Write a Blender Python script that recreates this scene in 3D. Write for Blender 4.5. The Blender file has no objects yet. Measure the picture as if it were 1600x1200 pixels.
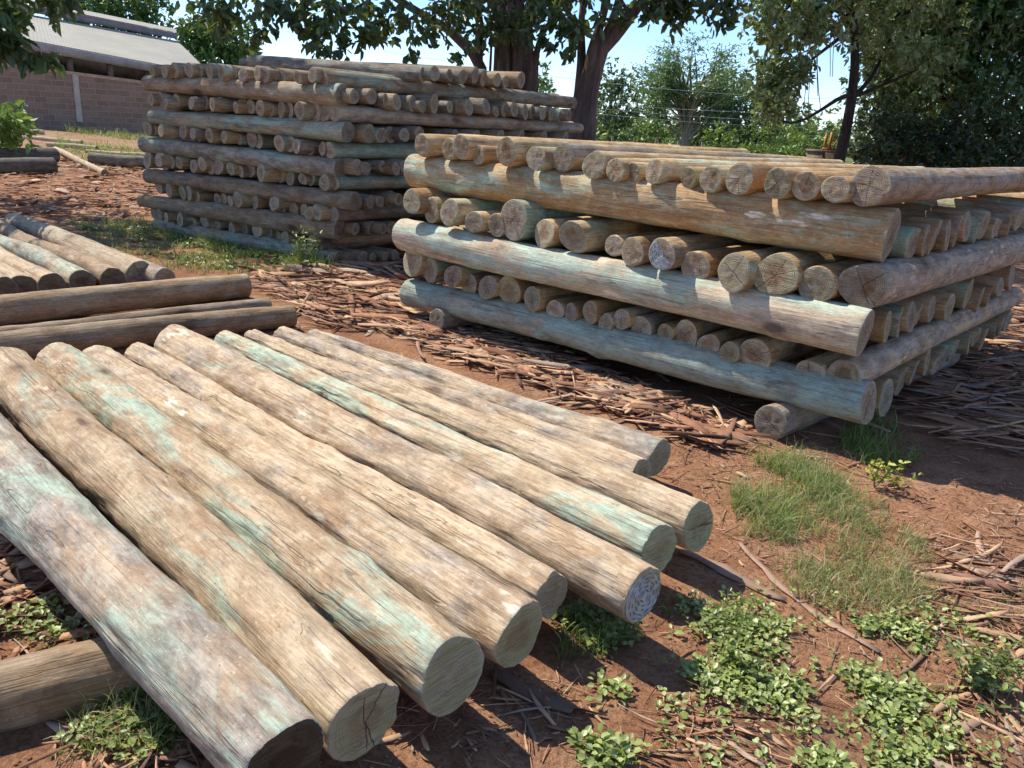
import bpy, math, random
import numpy as np
from mathutils import Vector, Matrix
S = bpy.context.scene
COL = S.collection
rng = np.random.default_rng(7)
R = math.radians

# ------------------------------------------------------------------ camera
class Cam:                                  # 1600x1200 survey camera used for measuring the yard
    f = 1230.0; h = 1.6
    r = math.atan(.0725); d = (600-178)*math.cos(r); p = math.atan(d/f)
    R0 = np.array([1, 0, 0.]); F = np.array([0, math.cos(p), -math.sin(p)]); U0 = np.array([0, math.sin(p), math.cos(p)])
    Rv = math.cos(r)*R0+math.sin(r)*U0; Uv = -math.sin(r)*R0+math.cos(r)*U0; C = np.array([0, 0, h])
def ray(x, y):
    d = Cam.F*Cam.f+Cam.Rv*(x-800)-Cam.Uv*(y-600); return d/np.linalg.norm(d)
def gp(x, y, z=0.):
    d = ray(x, y); return Cam.C+d*((z-Cam.h)/d[2])
def at(x, y, Y):
    d = ray(x, y); return Cam.C+d*(Y/d[1])
def pj(P):
    v = np.asarray(P, float)-Cam.C; z = v@Cam.F
    return 800+Cam.f*(v@Cam.Rv)/z, 600-Cam.f*(v@Cam.Uv)/z
cd = bpy.data.cameras.new('camera'); co = bpy.data.objects.new('camera', cd); COL.objects.link(co)
M = Matrix((( *Cam.Rv[:1], *Cam.Uv[:1], -Cam.F[0], 0), (Cam.Rv[1], Cam.Uv[1], -Cam.F[1], 0), (Cam.Rv[2], Cam.Uv[2], -Cam.F[2], Cam.h), (0, 0, 0, 1)))
co.matrix_world = M
cd.sensor_fit = 'HORIZONTAL'; cd.sensor_width = 36; cd.lens = 36*Cam.f/1600; cd.clip_start = .05; cd.clip_end = 2000
S.camera = co

# ------------------------------------------------------------------ helpers
def mesh(name, V, Fc, mats, parent=None, smooth=True, mi=None):
    me = bpy.data.meshes.new(name)
    V = np.asarray(V, np.float32)
    if isinstance(Fc, np.ndarray):
        n, k = Fc.shape
        me.vertices.add(len(V)); me.vertices.foreach_set('co', V.ravel())
        me.loops.add(n*k); me.loops.foreach_set('vertex_index', Fc.ravel().astype(np.int32))
        me.polygons.add(n); me.polygons.foreach_set('loop_start', np.arange(0, n*k, k, dtype=np.int32))
        me.update(calc_edges=True)
    else:
        me.from_pydata(V.tolist(), [], Fc)
    for m in (mats if isinstance(mats, (list, tuple)) else [mats]): me.materials.append(m)
    if smooth: me.polygons.foreach_set('use_smooth', [True]*len(me.polygons))
    if mi is not None: me.polygons.foreach_set('material_index', np.asarray(mi, np.int32))
    me.validate(); me.update()
    o = bpy.data.objects.new(name, me); COL.objects.link(o)
    if parent: o.parent = parent
    return o
def tag(o, label=None, cat=None, group=None, kind=None):
    if label: o['label'] = label
    if cat: o['category'] = cat
    if group: o['group'] = group
    if kind: o['kind'] = kind
    return o
def empty(name, loc=(0, 0, 0)):
    o = bpy.data.objects.new(name, None); COL.objects.link(o); o.location = loc; o.empty_display_size = .1; return o
def sm(a, b, x):
    t = np.clip((np.asarray(x, float)-a)/(b-a), 0, 1); return t*t*(3-2*t)
_tab = np.random.default_rng(3).random((64, 64))
def vn(x, y):                                # value noise 0..1
    x = np.asarray(x, float); y = np.asarray(y, float)
    xi = np.floor(x).astype(int); yi = np.floor(y).astype(int); fx = x-xi; fy = y-yi
    fx = fx*fx*(3-2*fx); fy = fy*fy*(3-2*fy)
    a = _tab[xi % 64, yi % 64]; b = _tab[(xi+1) % 64, yi % 64]; c = _tab[xi % 64, (yi+1) % 64]; d = _tab[(xi+1) % 64, (yi+1) % 64]
    return (a*(1-fx)+b*fx)*(1-fy)+(c*(1-fx)+d*fx)*fy
def fbm(x, y, o=4):
    s = 0; a = .5
    for i in range(o): s = s+a*vn(x*2**i+17*i, y*2**i+5*i); a *= .5
    return s
def inpoly(px, py, poly):
    px = np.asarray(px); py = np.asarray(py); c = np.zeros(px.shape, bool); n = len(poly)
    for i in range(n):
        x1, y1 = poly[i]; x2, y2 = poly[(i+1) % n]
        if y1 == y2: continue
        c ^= ((y1 > py) != (y2 > py)) & (px < (x2-x1)*(py-y1)/(y2-y1)+x1)
    return c
def gz(x, y):                                # terrain height
    x = np.asarray(x, float); y = np.asarray(y, float)
    n = (fbm(x*.9+3, y*.9, 3)-.44)*.06+(fbm(x*5, y*5+9, 4)-.46)*.034
    t = (x+18.9)*.69+(y-29)*.72
    return n-.055*np.clip(t, -3, 9)*sm(13, 27, y)*sm(-6, -12, x)

class NT:                                    # tiny node-tree writer
    def __init__(s, name):
        s.m = bpy.data.materials.new(name); s.m.use_nodes = True; s.t = s.m.node_tree; s.t.nodes.clear()
        s.out = s.n('ShaderNodeOutputMaterial')
    def n(s, typ, **kw):
        nd = s.t.nodes.new(typ)
        for k, v in kw.items():
            if k == 'inp':
                for kk, vv in v.items(): s.set(nd, kk, vv)
            else: setattr(nd, k, v)
        return nd
    def set(s, nd, k, v):
        i = nd.inputs[k]
        if isinstance(v, bpy.types.NodeSocket): s.t.links.new(v, i)
        elif hasattr(v, 'outputs'): s.t.links.new(v.outputs[0], i)
        else:
            if isinstance(v, (tuple, list)) and len(v) == 3 and i.type == 'RGBA': v = (*v, 1)
            i.default_value = v
    def noise(s, co, scale, detail=4, rough=.55, dist=0., dim='3D'):
        return s.n('ShaderNodeTexNoise', inp=dict(Vector=co, Scale=scale, Detail=detail, Roughness=rough, Distortion=dist)).outputs[0]
    def math(s, op, a, b=None, c=None, clamp=False):
        nd = s.n('ShaderNodeMath', operation=op, use_clamp=clamp); s.set(nd, 0, a)
        if b is not None: s.set(nd, 1, b)
        if c is not None: s.set(nd, 2, c)
        return nd.outputs[0]
    def mr(s, v, a, b, c=0., d=1., smooth=True):
        nd = s.n('ShaderNodeMapRange', interpolation_type='SMOOTHSTEP' if smooth else 'LINEAR')
        for k, x in enumerate((v, a, b, c, d)): s.set(nd, k, x)
        return nd.outputs[0]
    def mix(s, f, a, b, blend='MIX'):
        nd = s.n('ShaderNodeMix', data_type='RGBA', blend_type=blend); s.set(nd, 0, f); s.set(nd, 6, a); s.set(nd, 7, b); return nd.outputs[2]
    def vm(s, op, a, b):
        nd = s.n('ShaderNodeVectorMath', operation=op); s.set(nd, 0, a); s.set(nd, 1, b); return nd.outputs[0]
    def attr(s, name, typ='OBJECT'): return s.n('ShaderNodeAttribute', attribute_type=typ, attribute_name=name)
    def bsdf(s, col, rough=.8, normal=None, spec=.3):
        b = s.n('ShaderNodeBsdfPrincipled'); s.set(b, 'Base Color', col); s.set(b, 'Roughness', rough); s.set(b, 'Specular IOR Level', spec)
        if normal is not None: s.set(b, 'Normal', normal)
        s.t.links.new(b.outputs[0], s.out.inputs[0]); return b
    def bump(s, h, strength=.4, dist=.01, normal=None):
        b = s.n('ShaderNodeBump', inp=dict(Height=h, Strength=strength, Distance=dist))
        if normal is not None: s.set(b, 'Normal', normal)
        return b.outputs[0]

# ------------------------------------------------------------------ materials
def mat_pole():
    T = NT('pole_wood')
    co = T.n('ShaderNodeTexCoord').outputs['Object']; rnd = T.n('ShaderNodeObjectInfo').outputs['Random']
    off = T.vm('SCALE', (37., 71., 53.), (0, 0, 0)); T.set(off.node, 'Scale', rnd)
    c0 = T.vm('ADD', co, off)
    st = lambda v: T.vm('MULTIPLY', c0, v)
    big = T.noise(st((1.5, 3.4, 3.4)), 1.5, 5, .66, .6)
    big2 = T.noise(T.vm('ADD', st((2.4, 4.4, 4.4)), (9.1, 3, 4)), 1.7, 5, .7, .8)
    big3 = T.noise(T.vm('ADD', st((1.0, 3.0, 3.0)), (3.1, 8, 1)), 1.5, 6, .7, .9)
    big4 = T.noise(T.vm('ADD', st((1.6, 5, 5)), (1.1, 2, 7)), 2.0, 3, .65)
    streak = T.noise(st((2.2, 60, 60)), 1.6, 3, .7)
    fine = T.noise(st((9, 60, 60)), 2.2, 2, .7)
    blot = T.noise(st((5, 11, 11)), 1.4, 5, .72)
    A = lambda n: T.attr(n).outputs['Fac']
    green, brown, grey, pale = A('green'), A('brown'), A('grey'), A('pale')
    thr = lambda n, a, w=.09, c=.76, k=.34: T.mr(T.math('ADD', T.math('SUBTRACT', n, c), T.math('MULTIPLY', a, k)), -w, w)
    tan = T.mix(T.mr(blot, .3, .7), (.41, .285, .16), (.60, .465, .30))
    tan = T.mix(T.math('MULTIPLY', T.mr(streak, .40, .72), .35), tan, (.62, .53, .40))
    gr = T.mix(T.mr(blot, .35, .65), (.20, .165, .13), (.42, .36, .29))
    col = T.mix(thr(big, grey, .13, .72, .38), tan, gr)
    br = T.mix(T.mr(blot, .3, .7), (.24, .135, .065), (.47, .31, .165))
    col = T.mix(T.math('MULTIPLY', thr(big2, brown, .1), T.mr(blot, .2, .6, .35, .85)), col, br)
    gn = T.mix(T.mr(blot, .3, .7), (.27, .355, .265), (.46, .58, .44))
    col = T.mix(T.math('MULTIPLY', thr(big3, green, .09), T.mr(blot, .25, .55, .35, .95)), col, gn)
    pl = T.math('MULTIPLY', T.mr(big4, .62, .70), pale)
    col = T.mix(pl, col, (.78, .68, .52))
    dk = T.math('MULTIPLY', T.mr(T.noise(T.vm('ADD', st((2.6, 8, 8)), (4, 4, 4)), 1.5, 4, .72, .6), .64, .74), .5)
    col = T.mix(dk, col, (.10, .062, .042))
    col = T.mix(T.math('MULTIPLY', T.mr(streak, .60, .38), .22), col, (.12, .085, .06), 'MIX')
    col = T.mix(T.math('MULTIPLY', T.mr(fine, .55, .30), .28), col, (.10, .075, .055))
    kv = T.n('ShaderNodeTexVoronoi', inp=dict(Vector=st((2.0, 4.2, 4.2)), Scale=1.)); kd = T.math('ADD', kv.outputs['Distance'], T.math('MULTIPLY', T.math('SUBTRACT', blot, .5), .16))
    ks = T.n('ShaderNodeSeparateColor', inp=dict(Color=kv.outputs['Color'])).outputs[0]
    kn = T.math('MULTIPLY', T.mr(kd, .20, .09), T.math('GREATER_THAN', ks, .55))
    col = T.mix(T.math('MULTIPLY', T.math('MULTIPLY', T.mr(kd, .42, .18), T.math('GREATER_THAN', ks, .55)), .4), col, (.22, .13, .075))
    col = T.mix(T.math('MULTIPLY', kn, .75), col, (.06, .036, .025))
    spk = T.noise(st((26, 40, 40)), 2.2, 2, .7)
    col = T.mix(T.math('MULTIPLY', T.mr(spk, .60, .74), .5), col, (.12, .08, .055))
    col = T.mix(T.math('MULTIPLY', T.mr(spk, .40, .27), .4), col, (.70, .60, .46))
    # drying cracks that run with the grain
    cn = T.noise(st((.16, 11, 11)), 1.0, 1, .5)
    ck = T.mr(T.math('ABSOLUTE', T.math('SUBTRACT', cn, .5)), .003, .008, .5, 0)
    brk = T.mr(T.noise(st((1.6, 9, 9)), 1.0, 2), .47, .58)
    ck = T.math('MULTIPLY', ck, brk)
    cn2 = T.noise(T.vm('ADD', st((.3, 26, 26)), (2, 5, 5)), 1.0, 1, .5)
    ck2 = T.math('MULTIPLY', T.mr(T.math('ABSOLUTE', T.math('SUBTRACT', cn2, .5)), .004, .013, .6, 0), T.mr(T.noise(st((1.7, 7, 7)), 1.3, 3), .48, .58))
    ck = T.math('MAXIMUM', ck, ck2)
    col = T.mix(T.math('MULTIPLY', ck, .75), col, (.07, .048, .035))
    val = T.n('ShaderNodeHueSaturation', inp=dict(Color=col, Value=T.math('MULTIPLY', A('val'), T.mr(rnd, 0, 1, .88, 1.1, False)), Saturation=T.attr('sat').outputs['Fac']))
    h = streak
    h = T.math('SUBTRACT', h, T.math('MULTIPLY', ck, 1.4))
    nb = T.bump(h, .6, .008)
    T.bsdf(val.outputs[0], .82, nb, .25)
    return T.m
def mat_cut():
    T = NT('cut_wood')
    co = T.n('ShaderNodeTexCoord').outputs['Object']; rnd = T.n('ShaderNodeObjectInfo').outputs['Random']
    off = T.vm('SCALE', (37., 71., 53.), (0, 0, 0)); T.set(off.node, 'Scale', rnd)
    c0 = T.vm('ADD', co, off)
    sp = T.n('ShaderNodeSeparateXYZ', inp=dict(Vector=co)); y, z = sp.outputs[1], sp.outputs[2]
    A = lambda n: T.attr(n).outputs['Fac']
    rad = A('rad')
    wob = T.noise(T.vm('MULTIPLY', c0, (0, 14, 14)), 1., 3, .5)
    d = T.math('SQRT', T.math('ADD', T.math('MULTIPLY', y, y), T.math('MULTIPLY', z, z)))
    d = T.math('ADD', d, T.math('MULTIPLY', T.math('SUBTRACT', wob, .5), .035))
    q = T.math('DIVIDE', d, rad)
    ring = T.math('SINE', T.math('MULTIPLY', d, 620.))
    ringm = T.math('MULTIPLY', T.mr(ring, -.4, 1.), T.mr(T.noise(T.vm('MULTIPLY', c0, (1, 30, 30)), 1., 2), .3, .6))
    blot = T.noise(T.vm('MULTIPLY', c0, (1, 16, 16)), 1., 6, .68, .5)
    saw = T.noise(T.n('ShaderNodeMapping', inp=dict(Vector=c0, Rotation=(.6, 0, 0), Scale=(1, 12, 210))), 1., 4, .6)
    yel, brown, grey = A('yel'), A('brown'), A('grey')
    col = T.mix(T.mr(blot, .3, .7), (.25, .175, .095), (.47, .365, .22))
    col = T.mix(T.math('MULTIPLY', yel, T.mr(q, .2, .8, .5, 1.)), col, T.mix(blot, (.27, .26, .12), (.46, .43, .24)))
    heart = T.mr(T.math('ADD', q, T.math('MULTIPLY', T.math('SUBTRACT', blot, .5), .5)), .62, .40)
    col = T.mix(T.math('MULTIPLY', heart, brown), col, T.mix(blot, (.13, .062, .028), (.33, .175, .075)))
    col = T.mix(T.math('MULTIPLY', grey, T.mr(blot, .35, .62)), col, T.mix(saw, (.15, .13, .12), (.42, .385, .35)))
    col = T.mix(T.math('MULTIPLY', ringm, A('ring')), col, (.115, .075, .045))
    col = T.mix(T.math('MULTIPLY', T.mr(saw, .6, .35), .4), col, (.10, .07, .05))
    rim = T.mr(q, .86, .99)
    col = T.mix(T.math('MULTIPLY', rim, .45), col, (.40, .35, .27))
    ck = None
    for k, (ph, full) in enumerate((('p1', 1), ('p2', 0), ('p3', 0))):
        a = A(ph); cs = T.math('COSINE', a); sn = T.math('SINE', a)
        w = T.noise(T.vm('ADD', T.vm('MULTIPLY', c0, (0, 22, 22)), (k*5., 0, 0)), 1., 3, .6)
        e = T.math('ADD', T.math('SUBTRACT', T.math('MULTIPLY', z, cs), T.math('MULTIPLY', y, sn)), T.math('MULTIPLY', T.math('SUBTRACT', w, .5), .022))
        e = T.math('DIVIDE', T.math('ABSOLUTE', e), rad)
        along = T.math('DIVIDE', T.math('ADD', T.math('MULTIPLY', y, cs), T.math('MULTIPLY', z, sn)), rad)
        m = T.mr(e, .006, .024, .85, 0)
        m = T.math('MULTIPLY', m, T.mr(T.math('ABSOLUTE', along) if full else along, .85, .7) if full else T.mr(along, -.05, .05))
        ck = m if ck is None else T.math('MAXIMUM', ck, m)
    ck = T.math('MULTIPLY', ck, A('crack'))
    col = T.mix(ck, col, (.045, .03, .022))
    val = T.n('ShaderNodeHueSaturation', inp=dict(Color=col, Value=A('val')))
    h = T.math('SUBTRACT', T.math('ADD', T.math('MULTIPLY', ring, .06), T.math('ADD', saw, blot)), T.math('MULTIPLY', ck, 2.))
    T.bsdf(val.outputs[0], .85, T.bump(h, .5, .006), .2)
    return T.m
def mat_soil():
    T = NT('red_soil')
    co = T.n('ShaderNodeNewGeometry').outputs['Position']
    n1 = T.noise(co, .55, 5, .6, .3); n2 = T.noise(co, 6, 6, .7, .2); n3 = T.noise(co, 60, 6, .75); n4 = T.noise(co, 1.7, 6, .65, .5)
    col = T.mix(T.mr(n2, .3, .7), (.33, .155, .08), (.50, .272, .148))
    col = T.mix(T.math('MULTIPLY', T.mr(n4, .5, .66), .6), col, (.50, .325, .205))
    col = T.mix(T.math('MULTIPLY', T.mr(n1, .48, .60), .6), col, (.24, .11, .06))
    col = T.mix(T.math('MULTIPLY', T.mr(n3, .58, .36), .55), col, (.10, .042, .024))
    v = T.n('ShaderNodeTexVoronoi', inp=dict(Vector=co, Scale=85.)); 
    col = T.mix(T.math('MULTIPLY', T.mr(v.outputs['Distance'], .32, .12), T.mr(n2, .5, .62, 0, .45)), col, (.46, .29, .17))
    y = T.n('ShaderNodeSeparateXYZ', inp=dict(Vector=co)).outputs[1]
    gn = T.mix(T.mr(n2, .35, .65), (.26, .17, .095), (.36, .27, .17))
    col = T.mix(T.math('MULTIPLY', T.mr(y, 13, 19), T.mr(n4, .40, .58)), col, gn)
    col = T.mix(T.math('MULTIPLY', T.mr(y, 26, 40), .8), col, (.09, .13, .035))
    h = T.math('ADD', T.math('MULTIPLY', n2, 1.), T.math('MULTIPLY', n3, .5))
    T.bsdf(col, .95, T.bump(h, 1., .035), .12)
    return T.m
def mat_tint(name, base, rough=.85, stretch=None, attr='tint', spec=.2, transl=0., bump=.4, var=.5):
    """one colour family, varied per piece by the mesh attribute `tint`"""
    T = NT(name)
    co = T.n('ShaderNodeTexCoord').outputs['Object']
    n = T.noise(T.vm('MULTIPLY', co, stretch) if stretch else co, 40 if stretch is None else 1., 4, .65)
    a = T.attr(attr, 'GEOMETRY').outputs['Color']
    col = T.mix(T.mr(n, .3, .7, 0, var), a if base is None else T.mix(1., a, base, 'MULTIPLY'), (0.02, .015, .01))
    b = T.bsdf(col, rough, T.bump(n, bump, .004) if bump else None, spec)
    if transl:
        tr = T.n('ShaderNodeBsdfTranslucent'); T.set(tr, 'Color', T.mix(.5, col, (.42, .55, .06)))
        mx = T.n('ShaderNodeMixShader', inp={0: transl}); T.t.links.new(b.outputs[0], mx.inputs[1]); T.t.links.new(tr.outputs[0], mx.inputs[2])
        T.t.links.new(mx.outputs[0], T.out.inputs[0])
    return T.m
def mat_simple(name, c1, c2, scale=3., rough=.8, bump=.3, dist=.01, stretch=(1, 1, 1), spec=.25, metal=0.):
    T = NT(name); co = T.n('ShaderNodeTexCoord').outputs['Object']
    n = T.noise(T.vm('MULTIPLY', co, stretch), scale, 6, .65, .3); n2 = T.noise(T.vm('MULTIPLY', co, stretch), scale*9, 4, .6)
    col = T.mix(T.mr(n, .3, .7), c1, c2)
    col = T.mix(T.math('MULTIPLY', T.mr(n2, .55, .35), .3), col, tuple(x*.4 for x in c1))
    b = T.bsdf(col, rough, T.bump(T.math('ADD', n, T.math('MULTIPLY', n2, .4)), bump, dist), spec); T.set(b, 'Metallic', metal)
    return T.m
def mat_blocks():
    T = NT('block_wall'); co = T.n('ShaderNodeTexCoord').outputs['Object']
    mp = T.n('ShaderNodeMapping', inp=dict(Vector=co, Rotation=(R(90), 0, 0)))
    bk = T.n('ShaderNodeTexBrick', inp=dict(Vector=mp, Color1=(.33, .235, .175), Color2=(.24, .16, .115), Mortar=(.39, .315, .25), Scale=1., **{'Mortar Size': .012, 'Mortar Smooth': .2, 'Bias': -.1, 'Brick Width': .42, 'Row Height': .2}))
    n = T.noise(co, 3, 6, .7); n2 = T.noise(co, 26, 5, .7)
    col = T.mix(T.math('MULTIPLY', T.mr(n, .4, .7), .45), bk.outputs[0], (.40, .25, .19))
    col = T.mix(T.math('MULTIPLY', T.mr(n2, .55, .3), .35), col, (.10, .06, .05))
    T.bsdf(col, .9, T.bump(T.math('SUBTRACT', n2, T.math('MULTIPLY', bk.outputs[1], .8)), .6, .02), .2)
    return T.m
def mat_roof():
    T = NT('roof_sheet'); co = T.n('ShaderNodeTexCoord').outputs['Object']
    n = T.noise(T.vm('MULTIPLY', co, (1., .35, 1.)), .9, 6, .7); n2 = T.noise(co, 9, 5, .7)
    col = T.mix(T.mr(n, .35, .7), (.35, .325, .245), (.43, .395, .305))
    col = T.mix(T.math('MULTIPLY', T.mr(n2, .58, .35), .18), col, (.30, .26, .20))
    T.bsdf(col, .6, None, .3); return T.m
POLE = mat_pole(); CUT = mat_cut(); SOIL = mat_soil()
BARK = mat_tint('shed_bark', None, .9, (9, 9, 9), var=.35)
LEAF = mat_tint('leaf', None, .38, None, spec=.5, transl=.22, bump=0, var=.25)
LEAFD = mat_tint('leaf_dull', None, .42, None, spec=.5, transl=.22, bump=0, var=.25)
LEAFE = mat_tint('leaf_evergreen', None, .4, None, spec=.45, transl=.07, bump=0, var=.25)
GRASS = mat_tint('grass_blade', None, .6, None, spec=.3, transl=.3, bump=0, var=.15)
TRUNK = mat_simple('trunk_bark', (.075, .05, .042), (.20, .14, .115), 2.2, .95, .9, .05, (3, 3, .7))
TRUNKP = mat_simple('pale_bark', (.22, .19, .14), (.42, .38, .28), 2.2, .9, .6, .03, (3, 3, .7))
TRUNKD = mat_simple('dark_bark', (.022, .017, .014), (.06, .048, .04), 2.2, .95, .9, .05, (3, 3, .7))
VINE = mat_simple('vine_bark', (.10, .08, .06), (.2, .16, .12), 4, .9, .3)
STEEL = mat_simple('galvanised_steel', (.30, .31, .32), (.46, .47, .48), 30, .5, .3, .003, (1, 1, 1), .5, .25)
STEELD = mat_simple('steel_slot', (.06, .06, .06), (.11, .11, .11), 30, .7, .2, .002)

# ------------------------------------------------------------------ world, sun
AZ, EL = R(146), R(55)
sd = Vector((math.cos(AZ)*math.cos(EL), math.sin(AZ)*math.cos(EL), math.sin(EL)))
sl = bpy.data.lights.new('sun', 'SUN'); sl.energy = 3.8; sl.angle = R(.5); sl.color = (1, .93, .82)
so = bpy.data.objects.new('sun', sl); COL.objects.link(so); so.rotation_euler = sd.to_track_quat('Z', 'Y').to_euler(); so.location = sd*30
W = bpy.data.worlds.new('World'); S.world = W; W.use_nodes = True; W.cycles.sampling_method = 'MANUAL'; W.cycles.sample_map_resolution = 512
t = W.node_tree; t.nodes.clear()
wo = t.nodes.new('ShaderNodeOutputWorld'); bg = t.nodes.new('ShaderNodeBackground'); sk = t.nodes.new('ShaderNodeTexSky')
sk.sky_type = 'NISHITA'; sk.sun_disc = False; sk.sun_elevation = EL; sk.sun_rotation = R(90)-AZ; sk.altitude = 2200; sk.air_density = 1.0; sk.dust_density = .3; sk.ozone_density = 2.5
tc = t.nodes.new('ShaderNodeTexCoord'); mp = t.nodes.new('ShaderNodeMapping'); mp.inputs['Scale'].default_value = (1.6, 1.6, 5.5); mp.inputs['Location'].default_value = (.35, .2, .9)
nz = t.nodes.new('ShaderNodeTexNoise'); nz.inputs['Scale'].default_value = 2.1; nz.inputs['Detail'].default_value = 8; nz.inputs['Roughness'].default_value = .58; nz.inputs['Distortion'].default_value = .3
rp = t.nodes.new('ShaderNodeMapRange'); rp.interpolation_type = 'SMOOTHSTEP'; rp.inputs[1].default_value = .53; rp.inputs[2].default_value = .76
mx = t.nodes.new('ShaderNodeMix'); mx.data_type = 'RGBA'; mx.inputs[7].default_value = (6.6, 6.0, 5.4, 1)
L = t.links.new
L(tc.outputs['Generated'], mp.inputs[0]); L(mp.outputs[0], nz.inputs['Vector']); L(nz.outputs[0], rp.inputs[0]); L(rp.outputs[0], mx.inputs[0]); L(sk.outputs[0], mx.inputs[6]); tn = t.nodes.new('ShaderNodeMix'); tn.data_type = 'RGBA'; tn.blend_type = 'MULTIPLY'; tn.inputs[0].default_value = 1; tn.inputs[7].default_value = (.75, .84, .97, 1); L(mx.outputs[2], tn.inputs[6]); L(tn.outputs[2], bg.inputs[0]); L(bg.outputs[0], wo.inputs[0])
bg.inputs[1].default_value = .14
S.view_settings.view_transform = 'Standard'; S.view_settings.look = 'None'; S.view_settings.exposure = 0.8; S.view_settings.gamma = 1; S.view_settings.use_curve_mapping = False
S.cycles.max_bounces = 5; S.cycles.diffuse_bounces = 3; S.cycles.glossy_bounces = 2; S.cycles.transmission_bounces = 3; S.cycles.transparent_max_bounces = 4; S.cycles.caustics_reflective = False; S.cycles.caustics_refractive = False
S.cycles.use_denoising = True; S.cycles.use_light_tree = False; S.cycles.use_adaptive_sampling = True; S.cycles.adaptive_threshold = .02

# ------------------------------------------------------------------ ground
def warp(a, b, lo, hi, d, grow, far0, far1):
    mid = np.arange(lo, hi, d); r_, l_ = [], []
    x, s = hi, d
    while x < far1: r_.append(x); s *= grow; x += s
    x, s = lo, d
    while x > far0: s *= grow; x -= s; l_.append(x)
    return np.array(l_[::-1]+list(mid)+r_+[far1])
gx = warp(0, 0, -5.5, 5.5, .035, 1.12, -320, 320); gy = warp(0, 0, .7, 9.5, .035, 1.08, -60, 420)
GX, GY = np.meshgrid(gx, gy, indexing='ij')
GZ = gz(GX, GY)
nx, ny = GX.shape
idx = np.arange(nx*ny).reshape(nx, ny)
Fq = np.stack([idx[:-1, :-1], idx[1:, :-1], idx[1:, 1:], idx[:-1, 1:]], -1).reshape(-1, 4)
g = mesh('ground', np.stack([GX, GY, GZ], -1).reshape(-1, 3), Fq, SOIL)
tag(g, kind='structure')

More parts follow.
